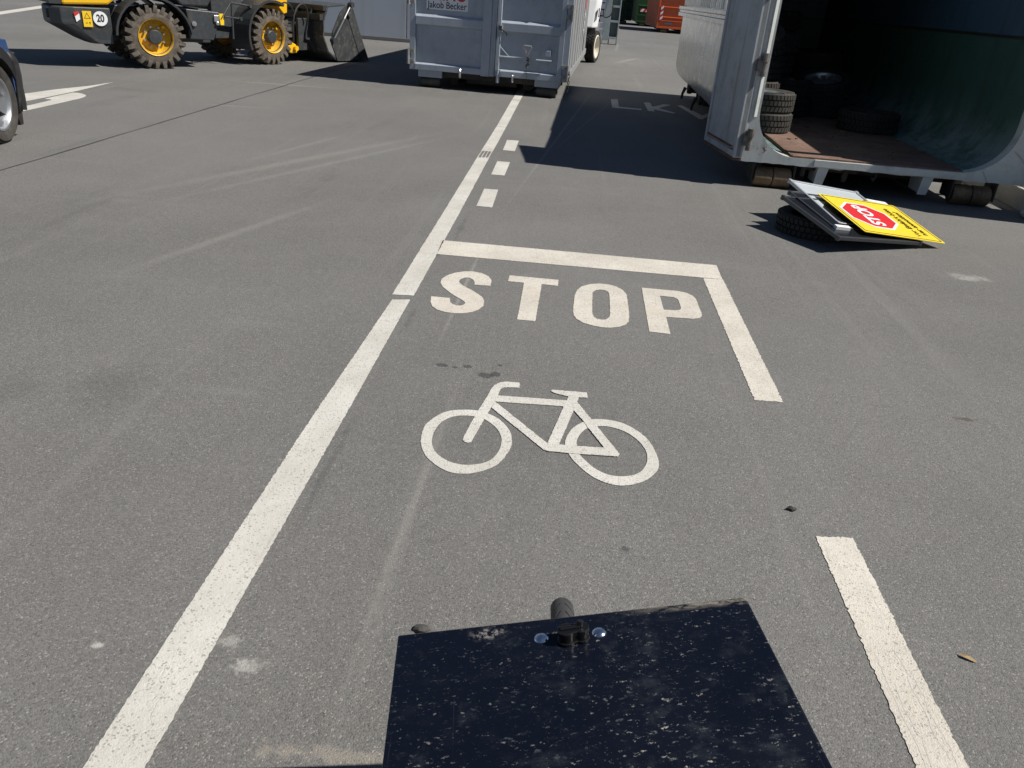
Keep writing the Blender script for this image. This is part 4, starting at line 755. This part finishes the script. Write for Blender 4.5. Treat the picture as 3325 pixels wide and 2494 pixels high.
for y in (.05, .42, .80, 1.15): t.prism([(1.30, .93), (1.17, .72), (1.16, .45), (1.28, .2), (1.22, .18), (1.08, .38), (.98, .40), (1.0, .52), (1.10, .78), (1.20, .95)], y, y + .03, 'y')
t.box(1.20, 1.30, by0 + .02, by1 - .02, .90, .985); t.box(1.11, 1.20, by0 + .02, by1 - .02, .74, .84); fb(t, 'bucket_ribs', CHAR, bk)
t = MB(); t.cyl((1.86, by0 - .07, 1.02), (1.62, by0 - .07, .72), .018, 10); fb(t, 'cylinder_rod', STEEL, bk)
t = MB(); t.cyl((1.66, by0 - .07, .77), (1.36, by0 - .07, .40), .035, 12); t.cyl((1.36, by0 - .11, .40), (1.36, by0 - .02, .40), .05, 12); t.cyl((1.87, by0 - .11, 1.02), (1.87, by0 - .02, 1.02), .05, 12); fb(t, 'cylinder', CHAR, bk)
t = MB()
def hose(pts, r=.016):
    P = [Vector(p) for p in pts]; o = []
    for i in range(len(P) - 1):
        p0, p1, p2, p3 = P[max(i - 1, 0)], P[i], P[i + 1], P[min(i + 2, len(P) - 1)]
        for k in range(6):
            u = k / 6; o.append(.5 * ((2 * p1) + (-p0 + p2) * u + (2 * p0 - 5 * p1 + 4 * p2 - p3) * u * u + (-p0 + 3 * p1 - 3 * p2 + p3) * u ** 3))
    return o + [P[-1]]
t.tube(hose([(.38, .1, .92), (.48, .05, 1.0), (.60, .02, .96), (.68, .02, .82), (.66, .03, .70), (.62, .05, .60)]), .015, 8); t.tube(hose([(.62, .0, .36), (.62, -.02, .70), (.70, -.02, .90), (.84, -.02, .99), (.98, 0, .92), (1.02, .02, .78), (1.0, .05, .70)]), .015, 8)
fb(t, 'hydraulic_hoses', PLAST)
t = MB(); t.box(.55, 1.15, .35, .88, .30, .62); t.cyl((1.05, .12, .62), (1.05, 1.1, .62), .05, 12); t.box(.85, 1.1, .1, .16, .2, .75); t.box(.85, 1.1, 1.05, 1.11, .2, .75); fb(t, 'quick_coupler', CHAR, bevel=.01)
# ------------------------------------------------------------------ blue car, front right corner in the picture
CBLUE = paint('car_blue', (.035, .075, .20), .22, .03, damt=.06, coat=.8, bump=0.0); CBLK = paint('car_cladding', (.014, .014, .015), .6, .1, (.10, .08, .065), .3, bump=.001); CGL = N('car_glass').fin((.015, .02, .022), .05)
CARA = R(-12); hd2 = Vector((math.sin(CARA), math.cos(CARA), 0)); rt2 = Vector((hd2.y, -hd2.x, 0))
co = Vector((-4.89, 6.62, 0)) - hd2 * 1.28 - rt2 * .74
CAR = thing('parked_car', 'blue car with black wheel arch and silver alloy wheel, cut off at the left edge', 'car', (co.x, co.y, 0), R(90) - CARA)
def arch(cx, r, n=14): return [(cx + r * math.cos(R(a)), .32 + r * math.sin(R(a))) for a in [-8 + 196 * k / n for k in range(n + 1)]]
low = [(1.78, .30), (1.86, .42), (1.86, .60), (1.80, .72), (1.66, .815), (1.30, .885), (.75, .97), (.45, 1.0), (-1.5, 1.02), (-1.95, 1.0), (-2.05, .8), (-2.05, .35), (-1.95, .25)]
prof = low + [(x, z) for x, z in arch(-1.28, .40)[::-1]] + [(x, z) for x, z in arch(1.28, .40)[::-1]] + [(1.72, .24)]
def body_loft(prof, ys):
    t = MB(); rows = []
    for y, sh, zs_ in ys:
        row = []
        for x, z in prof:
            e = max(0.0, abs(x) - 1.60); xx = math.copysign(abs(x) - e * sh, x); zz = z if z < .75 else .75 + (z - .75) * zs_
            row.append(t.bm.verts.new((xx, y, zz)))
        rows.append(row)
    n = len(prof)
    for a, b_ in zip(rows, rows[1:]):
        for i in range(n): t.bm.faces.new((a[i], a[(i + 1) % n], b_[(i + 1) % n], b_[i]))
    t.bm.faces.new(rows[0][::-1]); t.bm.faces.new(rows[-1]); return t
cb_ = body_loft(prof, [(-.86, .85, .72), (-.82, .62, .90), (-.70, .32, .97), (-.4, .06, 1.0), (0, -.15, 1.02), (.4, .06, 1.0), (.70, .32, .97), (.82, .62, .90), (.86, .85, .72)]).build('body', CBLUE, CAR, smooth=50, bevel=.012)
t = MB(); rr = [(.62, .98), (.15, 1.38), (-.05, 1.46), (-1.2, 1.47), (-1.45, 1.40), (-1.85, 1.0)]
t.prism(rr, -.70, .70, 'y'); ch_ = t.build('cabin', CBLUE, CAR, bevel=.05, seg=3)
t = MB(); t.prism([(.48, 1.0), (.12, 1.34), (-.10, 1.40), (-1.2, 1.41), (-1.6, 1.02)], -.712, -.70, 'y'); t.prism([(.48, 1.0), (.12, 1.34), (-.10, 1.40), (-1.2, 1.41), (-1.6, 1.02)], .70, .712, 'y'); t.prism([(.66, .985), (.655, .975), (.20, 1.36), (.205, 1.37)], -.62, .62, 'y'); t.build('window', CGL, ch_)
for s_ in (-1, 1):
    for cx in (1.28, -1.28):
        t = MB()
        for k in range(16):
            a0, a1 = R(-14 + 208 * k / 16), R(-14 + 208 * (k + 1) / 16)
            p = [(cx + r * math.cos(a), .32 + r * math.sin(a) * 1.0) for r, a in ((.375, a0), (.465, a0), (.465, a1), (.375, a1))]
            t.prism(p, s_ * .875, s_ * .60, 'y')
        t.build('wheel_arch', CBLK, CAR, smooth=40)
        wh = tyre_mb(.318, .205, .215, 40, 'y').build('wheel', TYRE, CAR, smooth=35, loc=(cx, s_ * .765, .318))
        rim_mb(.215, .205 * (1), 5, 'y', .03, .95).build('rim', ALU, wh, smooth=35); wh.rotation_euler = (0, 0.4, 0 if s_ > 0 else math.pi)
# bumper cladding wraps the corner
t = MB(); bp = [(.30, .24), (.30, .62)]
plan_b = [(1.60, -.882), (1.74, -.86), (1.83, -.77), (1.90, -.55), (1.93, -.25), (1.94, 0), (1.93, .25), (1.90, .55), (1.83, .77), (1.74, .86), (1.60, .882)]
rows = []
for z, off in ((.20, -.04), (.30, .012), (.50, .03), (.62, .02), (.70, -.04)):
    rows.append([t.bm.verts.new((x + off, y * (1 + off * .3), z)) for x, y in plan_b])
for a, b_ in zip(rows, rows[1:]):
    for i in range(len(plan_b) - 1): t.bm.faces.new((a[i], a[i + 1], b_[i + 1], b_[i]))
o = t.build('bumper', CBLK, CAR, smooth=40); sm = o.modifiers.new('solid', 'SOLIDIFY'); sm.thickness = .03
for s_ in (-1, 1):
    t = MB(); t.prism([(1.60, .64), (1.78, .66), (1.74, .74), (1.55, .80)], s_ * .80, s_ * .60, 'y'); t.build('headlight', CGL, CAR, bevel=.02)
    t = MB(); t.prism([(1.55, .22), (1.66, .22), (1.64, .10), (1.58, .10)], s_ * .86, s_ * .5, 'y'); t.build('mud_flap', CBLK, CAR)

# ------------------------------------------------------------------ cargo bike box in the foreground
def lidmat():
    s = N('lid'); n = s.noise(3, 6, .7); base = s.mix(n, (.0030, .0042, .0095), (.0050, .0068, .014))
    cl = s.ramp(s.noise(5.5, 6, .65, s.co(loc=(1, 4, 0))), .38, .60)
    XL = s.xyz(); zone = s.math('ADD', s.math('MULTIPLY', s.ramp(XL[0], .05, .40), .5), s.math('MULTIPLY', s.ramp(XL[1], -.05, -.30), .6)); cl = s.math('MULTIPLY', s.math('MINIMUM', zone, 1.0), s.math('ADD', s.math('MULTIPLY', cl, .8), .25))
    smear = s.noise(1, 6, .7, s.co(scale=(14, 22, 14))); c = s.mix(s.math('MULTIPLY', s.math('MULTIPLY', s.ramp(smear, .50, .74), cl), .11), base, (.20, .22, .23))
    c = s.mix(s.math('MULTIPLY', s.ramp(s.noise(1, 7, .75, s.co(scale=(10, 7, 10), loc=(3, 3, 0))), .54, .74), .09), c, (.20, .23, .24))
    for sc, th, amt, col, lo in ((98, .34, .95, (.42, .41, .36), (2, 0, 0)), (70, .30, .45, (.22, .25, .26), (7, 1, 0)), (165, .40, .7, (.30, .31, .29), (0, 5, 0)), (42, .30, .20, (.13, .16, .17), (4, 9, 0)), (250, .40, .45, (.22, .24, .24), (6, 2, 0))):
        sc_ = s.n('VectorMath', operation='SCALE'); nn = s.n('TexNoise'); s.put(nn.inputs['Vector'], s.co(loc=lo)); nn.inputs['Scale'].default_value = 85; nn.inputs['Detail'].default_value = 6; nn.inputs['Roughness'].default_value = .7
        wv = s.n('VectorMath', operation='ADD'); s.put(sc_.inputs[0], nn.outputs['Color']); sc_.inputs['Scale'].default_value = .026; s.put(wv.inputs[0], s.co(scale=(.60, 1.5, 1), loc=lo, rot=(0, 0, R(-10)))); s.put(wv.inputs[1], sc_.outputs[0])
        v = s.vor(sc, wv.outputs[0]); colr = s.vor(sc, wv.outputs[0], out='Color'); q = s.n('SeparateColor'); s.put(q.inputs[0], colr)
        rad = s.math('MULTIPLY', q.outputs[1], th)
        m = s.math('MULTIPLY', s.math('MULTIPLY', s.ramp(s.math('SUBTRACT', v, rad), .04, -.12), s.ramp(q.outputs[0], .70, .76)), s.math('ADD', s.math('MULTIPLY', cl, .75), .25))
        c = s.mix(s.math('MULTIPLY', m, s.math('MULTIPLY', amt, s.ramp(s.noise(190, 4, .75), .38, .62, .15, 1.0))), c, col)
    X = s.xyz()
    edge = s.math('MULTIPLY', s.ramp(X[1], -.022, -.006), s.math('MULTIPLY', s.ramp(X[0], .34, .56), s.ramp(s.noise(1, 5, .8, s.co(scale=(25, 90, 1))), .40, .58))); c = s.mix(s.math('MULTIPLY', edge, .62), c, (.36, .33, .27))
    e2 = s.math('MULTIPLY', s.ramp(s.math('ABSOLUTE', s.math('SUBTRACT', X[0], .155)), .04, .0), s.math('MULTIPLY', s.ramp(s.math('ABSOLUTE', s.math('ADD', X[1], .022)), .02, .0), s.ramp(s.noise(70, 5, .8), .48, .6))); c = s.mix(s.math('MULTIPLY', e2, .7), c, (.42, .40, .36))
    scr = s.noise(1, 2, .5, s.co(scale=(150, 3, 1), rot=(0, 0, R(20)))); c = s.mix(s.math('MULTIPLY', s.math('MULTIPLY', s.ramp(scr, .72, .75), cl), .15), c, (.2, .2, .2))
    s.bump(n, .0003); return s.fin(c, s.math('ADD', .16, s.math('MULTIPLY', cl, .25)), 0.0, **{'Specular IOR Level': .22})
LID = lidmat(); BOXM = flat('box_panel', (.008, .009, .012), .5)
kf = 1.140; O_ = Vector((0, 0, 1.474))
FL = O_ + (Vector((-.179, .879, .600)) - O_) * kf; FR = O_ + (Vector((.336, .949, .685)) - O_) * kf; BLp = O_ + (Vector((-.149, .642, .617)) - O_) * kf
LM = frame(FL, FR - FL, FL - BLp); LW = (FR - FL).length
BX = thing('cargo_box', 'dirty black cargo bike box lid with lock and two rivets, in the foreground', 'cargo bike', M=LM)
t = MB(); t.box(0, LW, -.92, 0, -.022, 0); lid = t.build('lid', LID, BX, bevel=.0035, seg=2)
t = MB()
p0 = [(.03, -.90), (LW - .03, -.90), (LW - .03, -.03), (.03, -.03)]; p1 = [(.08, -.86), (LW - .08, -.86), (LW - .08, -.16), (.08, -.16)]
A_ = [t.bm.verts.new((x, y, -.0225)) for x, y in p0]; B_ = [t.bm.verts.new((x, y, -.34)) for x, y in p1]
for i in range(4): t.bm.faces.new((A_[i], A_[(i + 1) % 4], B_[(i + 1) % 4], B_[i]))
t.bm.faces.new(A_[::-1]); t.bm.faces.new(B_); t.build('box_body', BOXM, BX, bevel=.004)
def on_lid(px):  # position on the lid plane from measured fractions
    return px
RIV = flat('rivet_chrome', (.75, .77, .80), .18, 1.0); LOCK = flat('lock_black', (.006, .006, .007), .38)

LOCKPOS = {'r1': (.2426, -.0474), 'r2': (.3388, -.0490), 'lk': (.2965, -.0607)}
for k in ('r1', 'r2'):
    x, y = LOCKPOS[k]; t = MB(); t.lathe([(.001, .0045), (.006, .004), (.0105, .002), (.0125, -.001), (.001, -.001)], 24, 'z', Matrix.Translation((x, y, .0003))); t.build('rivet', RIV, lid, smooth=50)
x, y = LOCKPOS['lk']; lk_rot = Matrix.Translation((x, y, 0)) @ Matrix.Rotation(R(4), 4, 'Z')
def peanut(a, r1, r2, n=14):
    o = [(-a + r1 * math.cos(R(t_)), r1 * math.sin(R(t_))) for t_ in [52 + (308 - 52) * k / n for k in range(n + 1)]]
    return o + [(a + r2 * math.cos(R(t_)), r2 * math.sin(R(t_))) for t_ in [-128 + 256 * k / n for k in range(n + 1)]]
t = MB(); t.prism(peanut(.0125, .0155, .0135), 0.0, .006, 'z', lk_rot); t.prism(peanut(.012, .013, .0115), .006, .017, 'z', lk_rot); t.prism(peanut(.0125, .0148, .013), .017, .025, 'z', lk_rot); lk = t.build('lock', LOCK, BX, bevel=.0012)
t = MB(); t.cyl(lk_rot @ Vector((.011, .002, .025)), lk_rot @ Vector((.013, .004, .034)), .0055, 12); t.box(-.022, .010, -.0035, .0035, .0252, .0285, lk_rot); t.build('key_cap', LOCK, lk, bevel=.0008)
# front wheel of the bike peeping out beyond the lid
def bike_tyre():
    s = N('bike_tyre'); n = s.noise(60, 4); X = s.xyz(); an = s.math('ARCTAN2', X[1], X[2])
    ch_ = s.math('ADD', s.math('MULTIPLY', an, 34.0), s.math('MULTIPLY', s.math('ABSOLUTE', X[0]), 260.0)); gr = s.ramp(s.math('SINE', ch_), .80, .93)
    gr = s.math('MULTIPLY', gr, s.ramp(s.math('ABSOLUTE', X[0]), .003, .006))
    c = s.mix(n, (.032, .032, .033), (.055, .054, .053)); c = s.mix(gr, c, (.006, .006, .006)); s.bump(s.math('SUBTRACT', s.math('MULTIPLY', n, .15), gr), .002); return s.fin(c, .6)
BTY = bike_tyre()
wr_ = .19; yc = 1.186; lean = R(8)
WM = Matrix.Translation((.139, yc, 0)) @ Matrix.Rotation(R(4), 4, 'Z') @ Matrix.Rotation(-lean, 4, 'Y') @ Matrix.Translation((0, 0, wr_ + .0))
t = MB(); prof = [(wr_ - .022 + .0235 * math.cos(R(a)), .0245 * math.sin(R(a))) for a in range(0, 360, 24)]
t.lathe(prof, 64, 'x', WM)
bwm = t; wmesh = MB(); bwm.bm.free()
wmesh.lathe(prof, 64, 'x'); wo = wmesh.build('bike_wheel', BTY, BX, smooth=60); wo.matrix_parent_inverse = LM.inverted(); wo.matrix_basis = WM
t = MB(); t.lathe([(wr_ - .045, -.012), (wr_ - .030, -.014), (wr_ - .030, .014), (wr_ - .045, .012)], 48, 'x'); t.cyl((-.05, 0, 0), (.05, 0, 0), .018, 12)
for k in range(20):
    a = 2 * math.pi * k / 20; t.tube([(.02 * (1 if k % 2 else -1), .018 * math.cos(a), .018 * math.sin(a)), (0, (wr_ - .04) * math.cos(a), (wr_ - .04) * math.sin(a))], .0012, 4)
t.build('rim', ALU, wo)
t = MB(); t.tube([(0.0, -.02, -.20), (0, -.2, -.25), (0, -.9, -.28)], .02, 10, Matrix.Translation((LW / 2, 0, 0))); t.build('bike_frame', BOXM, BX)

# ------------------------------------------------------------------ wall behind
def wallmat():
    s = N('wall_panel'); n = s.noise(1.2, 6, .65); f = s.noise(60, 3); st = s.noise(2.5, 5, .6, s.co(scale=(1, 1, .08)))
    c = s.mix(n, (.37, .41, .47), (.44, .475, .53)); c = s.mix(s.math('MULTIPLY', s.ramp(st, .5, .7), .35), c, (.33, .34, .35)); s.bump(f, .002); return s.fin(c, .7)
WAL = wallmat()
wl_ = thing('panel_wall', 'pale grey panel wall behind the loader bucket, with vertical joints', 'wall', (-9.3, 23.35, 0), R(-.5))
t = MB()
for k in range(5): t.box(k * 1.55 + .012, (k + 1) * 1.55 - .012, 0, .25, .10, 3.4)
t.build('panel', WAL, wl_, bevel=.006)
t = MB(); t.box(0, 7.75, .03, .22, 0, 3.38); t.build('backing', flat('wall_joint', (.10, .10, .105), .8), wl_)
t = MB(); t.box(-.02, 7.77, -.03, .24, 0.001, .099); t.build('plinth', flat('plinth', (.16, .16, .16), .8), wl_, bevel=.01)

# ------------------------------------------------------------------ white truck behind the grey container
WTR = paint('truck_white', (.78, .79, .79), .35, .04, (.4, .38, .34), .12, coat=.3)
tk = thing('white_truck', 'white truck parked behind the grey container, rear corner and one wheel showing', 'truck', (.53, 21.2, 0), R(0))
t = MB(); rows = []
for z, ex in ((.80, -.05), (1.4, .0), (2.0, .0), (2.6, -.08)):
    rows.append([t.bm.verts.new((x, y, z)) for x, y in ((-2.2 - ex, .3), (-1.9, .02), (-.34 + ex, .0), (-.12 + ex, .10), (ex, .34), (ex, 6.2), (-2.2 - ex, 6.2))])
for a, b_ in zip(rows, rows[1:]):
    for i in range(7): t.bm.faces.new((a[i], a[(i + 1) % 7], b_[(i + 1) % 7], b_[i]))
t.bm.faces.new(rows[0][::-1]); t.bm.faces.new(rows[-1]); t.build('body', WTR, tk, bevel=.03)
t = MB(); t.box(-2.1, -.1, .2, 6.0, .50, .795); t.build('chassis', DARKST, tk)
t = MB(); t.box(-1.12, -1.10, -.004, -.0005, .85, 2.5); t.box(-.06, -.04, .10, .22, 1.05, 1.25); t.build('door_seam', DARKST, tk)
for x0, sd_ in ((-.02, 1), (-2.18, -1)):
    for y in (.42, 4.9):
        wv = tyre_mb(.37, .24, .27, 30, 'x').build('wheel', TYREB, tk, smooth=35, loc=(x0 - sd_ * .10, y, .37)); wv.rotation_euler = (0, 0, R(-15) if y < 1 else 0)
        t = MB(); t.lathe([(.275, sd_ * .11), (.25, sd_ * .12), (.24, sd_ * .03), (.20, -sd_ * .02), (.07, -sd_ * .02), (.06, sd_ * .02), (.001, sd_ * .02), (.001, -sd_ * .06), (.27, -sd_ * .08)], 36, 'x'); t.build('rim', flat('rim_cream', (.62, .58, .48), .5), wv, smooth=35)
# ------------------------------------------------------------------ galvanised rack
GV = paint('galvanised', (.42, .47, .47), .35, .12, (.3, .32, .32), .3, metal=.4, coat=0)
gv = thing('steel_rack', 'galvanised steel rack with cross rails and a hanging hose, beside the white truck', 'rack', (.83, 31.0, 0), R(0))
t = MB(); t.box(.10, .30, 0, .05, .13, 1.75); t.build('side_sheet', GV, gv, bevel=.005)
t = MB(); t.box(.32, .60, .38, .40, .2, 1.75); t.build('back_sheet', paint('galvanised_dark', (.20, .24, .24), .4, .1, metal=.3), gv)
t = MB()
for z in (.22, .76, 1.24, 1.68): t.box(.30, .60, .0, .40, z - .035, z + .035)
t.box(.58, .62, 0, .42, .0, 1.75); t.box(.30, .34, .38, .42, 0, 1.75); t.box(.06, .10, .0, .42, 0, 1.75); t.build('rail', GV, gv, bevel=.006)
t = MB(); t.tube(hose([(.33, -.03, 1.75), (.33, -.05, 1.3), (.30, -.06, 1.0), (.18, -.05, .88), (.05, -.05, .90), (.02, -.04, 1.1)]), .016, 8); t.build('hose', DARKST, gv)
t = MB()
for k in range(6): t.box(-.07, .05, .02, .04, .30 + k * .21, .30 + k * .21 + .17)
t.build('label_plates', WHITE, gv)
t = MB()
for k in range(6): t.box(.12 + .1 * (k % 2), .135 + .1 * (k % 2), -.008, -.001, .2 + .25 * (k // 2), .215 + .25 * (k // 2))
t.build('bolt_heads', STEEL, gv)
# ------------------------------------------------------------------ coloured containers far off
ORA = paint('orange_paint', (.52, .085, .012), .4, .08, (.16, .05, .02), .25, coat=.3); GRN = paint('green_paint', (.012, .065, .018), .4, .12, (.02, .03, .015), .3, coat=.3); DGR = paint('dark_green_paint', (.008, .028, .014), .5, .15); NAVY = paint('dark_blue_paint', (.012, .016, .026), .5, .1)
def box_container(name, label, loc, rz, wd, ln, h, mat, ribs=(), post=True):
    t0_ = thing(name, label, 'container', loc, rz, None)
    t = MB(); t.box(.05, wd - .05, .05, ln, .24, h)
    for k in range(int(ln / .55)):
        y = .4 + k * .55; t.prism([(-.03, y + .07), (-.03, y - .07), (.05, y - .1), (.05, y + .1)], .3, h - .1, 'z'); t.prism([(wd + .03, y - .07), (wd + .03, y + .07), (wd - .05, y + .1), (wd - .05, y - .1)], .3, h - .1, 'z')
    t.build('body', mat, t0_, bevel=.01)
    t = MB(); t.box(0, .09, -.03, .05, .22, h + .02); t.box(wd - .09, wd, -.03, .05, .22, h + .02); t.box(.09, wd - .09, -.03, .05, h - .10, h + .02); t.box(.09, wd - .09, -.03, .05, .22, .33)
    t.build('end_frame', mat, t0_, bevel=.01)
    t = MB()
    for z in ribs: t.prism([(.049, z - .05), (-.04, z - .02), (-.04, z + .02), (.049, z + .05)], .091, wd - .091, 'x')
    if ribs: t.build('rib', mat, t0_, bevel=.008)
    t = MB()
    for x in (.3, wd - .6): t.cyl((x, .2, .1), (x + .3, .2, .1), .1, 16)
    t.build('roller', RUSTB, t0_, smooth=40)
    t = MB(); t.box(.6, .75, .2, ln - .1, .05, .239); t.box(wd - .75, wd - .6, .2, ln - .1, .05, .239); t.build('underframe', DARKST, t0_)
    return t0_
oc = box_container('roll_off_container', 'bright orange steel container far off, left of the open container', (4.27, 48.0, 0), R(2), 2.4, 6.0, 2.35, ORA, (.60, .78, 1.28, 1.75))
def chevron(parent, x, z, w, h, n, y, vertical, mir=1):
    pl = MB(); pl.box(x, x + w, y - .003, y, z, z + h); sg_ = pl.build('hazard_plate', REDP, parent)
    t = MB()
    for k in range(n):
        if vertical:
            z0 = z + h * k / n; q = [(x, z0), (x + w, z0 + w * .8), (x + w, z0 + w * .8 + h / n * .48), (x, z0 + h / n * .48)]; q = [(a, min(b, z + h)) for a, b in q]
        else:
            x0 = x + w * k / n; q = [(x0, z), (x0 + w / n * .5, z), (min(x0 + w / n * .5 + h * .7, x + w), z + h), (min(x0 + h * .7, x + w), z + h)]
        t.prism(q, y - .005, y - .0035, 'y')
    t.build('white_stripe', WHITE, sg_)
chevron(oc, .13, .62, .14, .76, 3, -.045, True)
t = MB(); t.box(.42, .85, -.006, .048, .44, .54); t.build('number_plate', flat('plate_grey', (.22, .23, .25), .5), oc)
gc = box_container('roll_off_container', 'green steel container with a red and white hazard strip, left of the orange one', (3.72, 57.5, 0), R(2), 2.4, 6.0, 2.3, GRN, (1.22, .66))
chevron(gc, .22, .86, 1.0, .18, 3, -.046, False)
dc = box_container('roll_off_container', 'dark green ribbed container half hidden left of the green one', (2.45, 60.0, 0), R(6), 1.15, 6.0, 2.3, DGR, (.9, 1.4))
t = MB()
for x in (.15, .32, .49, .66): t.box(x, x + .035, -.06, -.031, .3, 2.2)
t.build('upright_rib', GRN, dc)
nc = box_container('roll_off_container', 'dark blue container farthest back, beside the galvanised rack', (1.25, 63.0, 0), R(2), 1.5, 6.0, 2.4, NAVY, (.8, 1.5))
t = MB(); t.lathe([(.001, -.05), (.22, -.05), (.22, -.045), (.001, -.045)], 24, 'y', Matrix.Translation((1.15, 0, 1.05))); d_ = t.build('round_sign', REDP, nc); t = MB(); t.prism([(1.06, .92), (1.14, .92), (1.24, 1.18), (1.16, 1.18)], -.054, -.0505, 'y'); t.build('white_stripe', WHITE, d_)
# ------------------------------------------------------------------ beam and rubble at the right edge
CONC = paint('concrete', (.40, .385, .35), .8, .12, (.2, .17, .13), .3, bump=.003)
t = MB(); t.box(0, .34, -3.0, 5.2, 0, .19); t.box(.04, .30, -2.99, 5.19, .19, .205); kb = t.build('concrete_beam', CONC, None, bevel=.012); kb.location = (4.19, 7.58, 0); kb.rotation_euler = (0, 0, R(-1))
tag(kb, 'long pale concrete beam on the ground beside the open container, at the right edge', 'beam')
def lump(name, label, cat, loc, sx, sy, sz, mat, seed, rough=.25, sub=3):
    bm = bmesh.new(); bmesh.ops.create_icosphere(bm, subdivisions=sub, radius=1.0); rnd = random.Random(seed)
    from mathutils import noise as mn
    for v in bm.verts:
        n = mn.noise(v.co * 1.6 + Vector((seed, 0, 0))) * rough * 1.6 + mn.noise(v.co * 4.5 + Vector((0, seed, 0))) * rough * .6; v.co *= 1 + n
        v.co = Vector((v.co.x * sx, v.co.y * sy, max(v.co.z, -.55) * sz))
    me = bpy.data.meshes.new(name); bm.to_mesh(me); bm.free(); me.materials.append(mat); o = bpy.data.objects.new(name, me); scene.collection.objects.link(o); o.location = loc
    return tag(o, label, cat)
lump('sandstone_block', 'rough brown lump of rubble lying on the concrete beam at the right edge', 'rubble', (4.48, 8.0, .205 + .10), .17, .34, .22, rusty('brown_rubble', (.30, .17, .08), (.58, .40, .22), .95, 2.0), 3, .3)
lump('concrete_chunk', 'grey broken concrete chunk at the near end of the beam', 'rubble', (4.20, 7.25, .045), .13, .12, .08, CONC, 5, .25)
# ------------------------------------------------------------------ small litter
LIT = flat('litter_dark', (.016, .015, .014), .7); LEAF = flat('dry_leaf', (.30, .20, .08), .7)
lump('pebble', 'small dark stone lying on the asphalt right of the bicycle symbol', 'stone', (.862, 2.232, .005), .017, .010, .009, LIT, 11, .35, 2)
t = MB(); t.face([(-.022, .004, .002), (-.008, -.006, .006), (.02, -.004, .003), (.026, .002, .002), (.004, .006, .007)]); lf = t.build('dry_leaf', LEAF); lf.location = (1.17, 1.62, .002); lf.rotation_euler = (0, 0, -.5); tag(lf, 'tiny dry yellow leaf on the asphalt right of the lower right line', 'leaf')
kk = lump('rubber_scrap', 'small dark grey scrap on the asphalt at the left corner of the box lid', 'scrap', (-.244, 1.505, .005), .022, .014, .012, flat('scrap_grey', (.06, .057, .052), .8), 17, .3, 2)
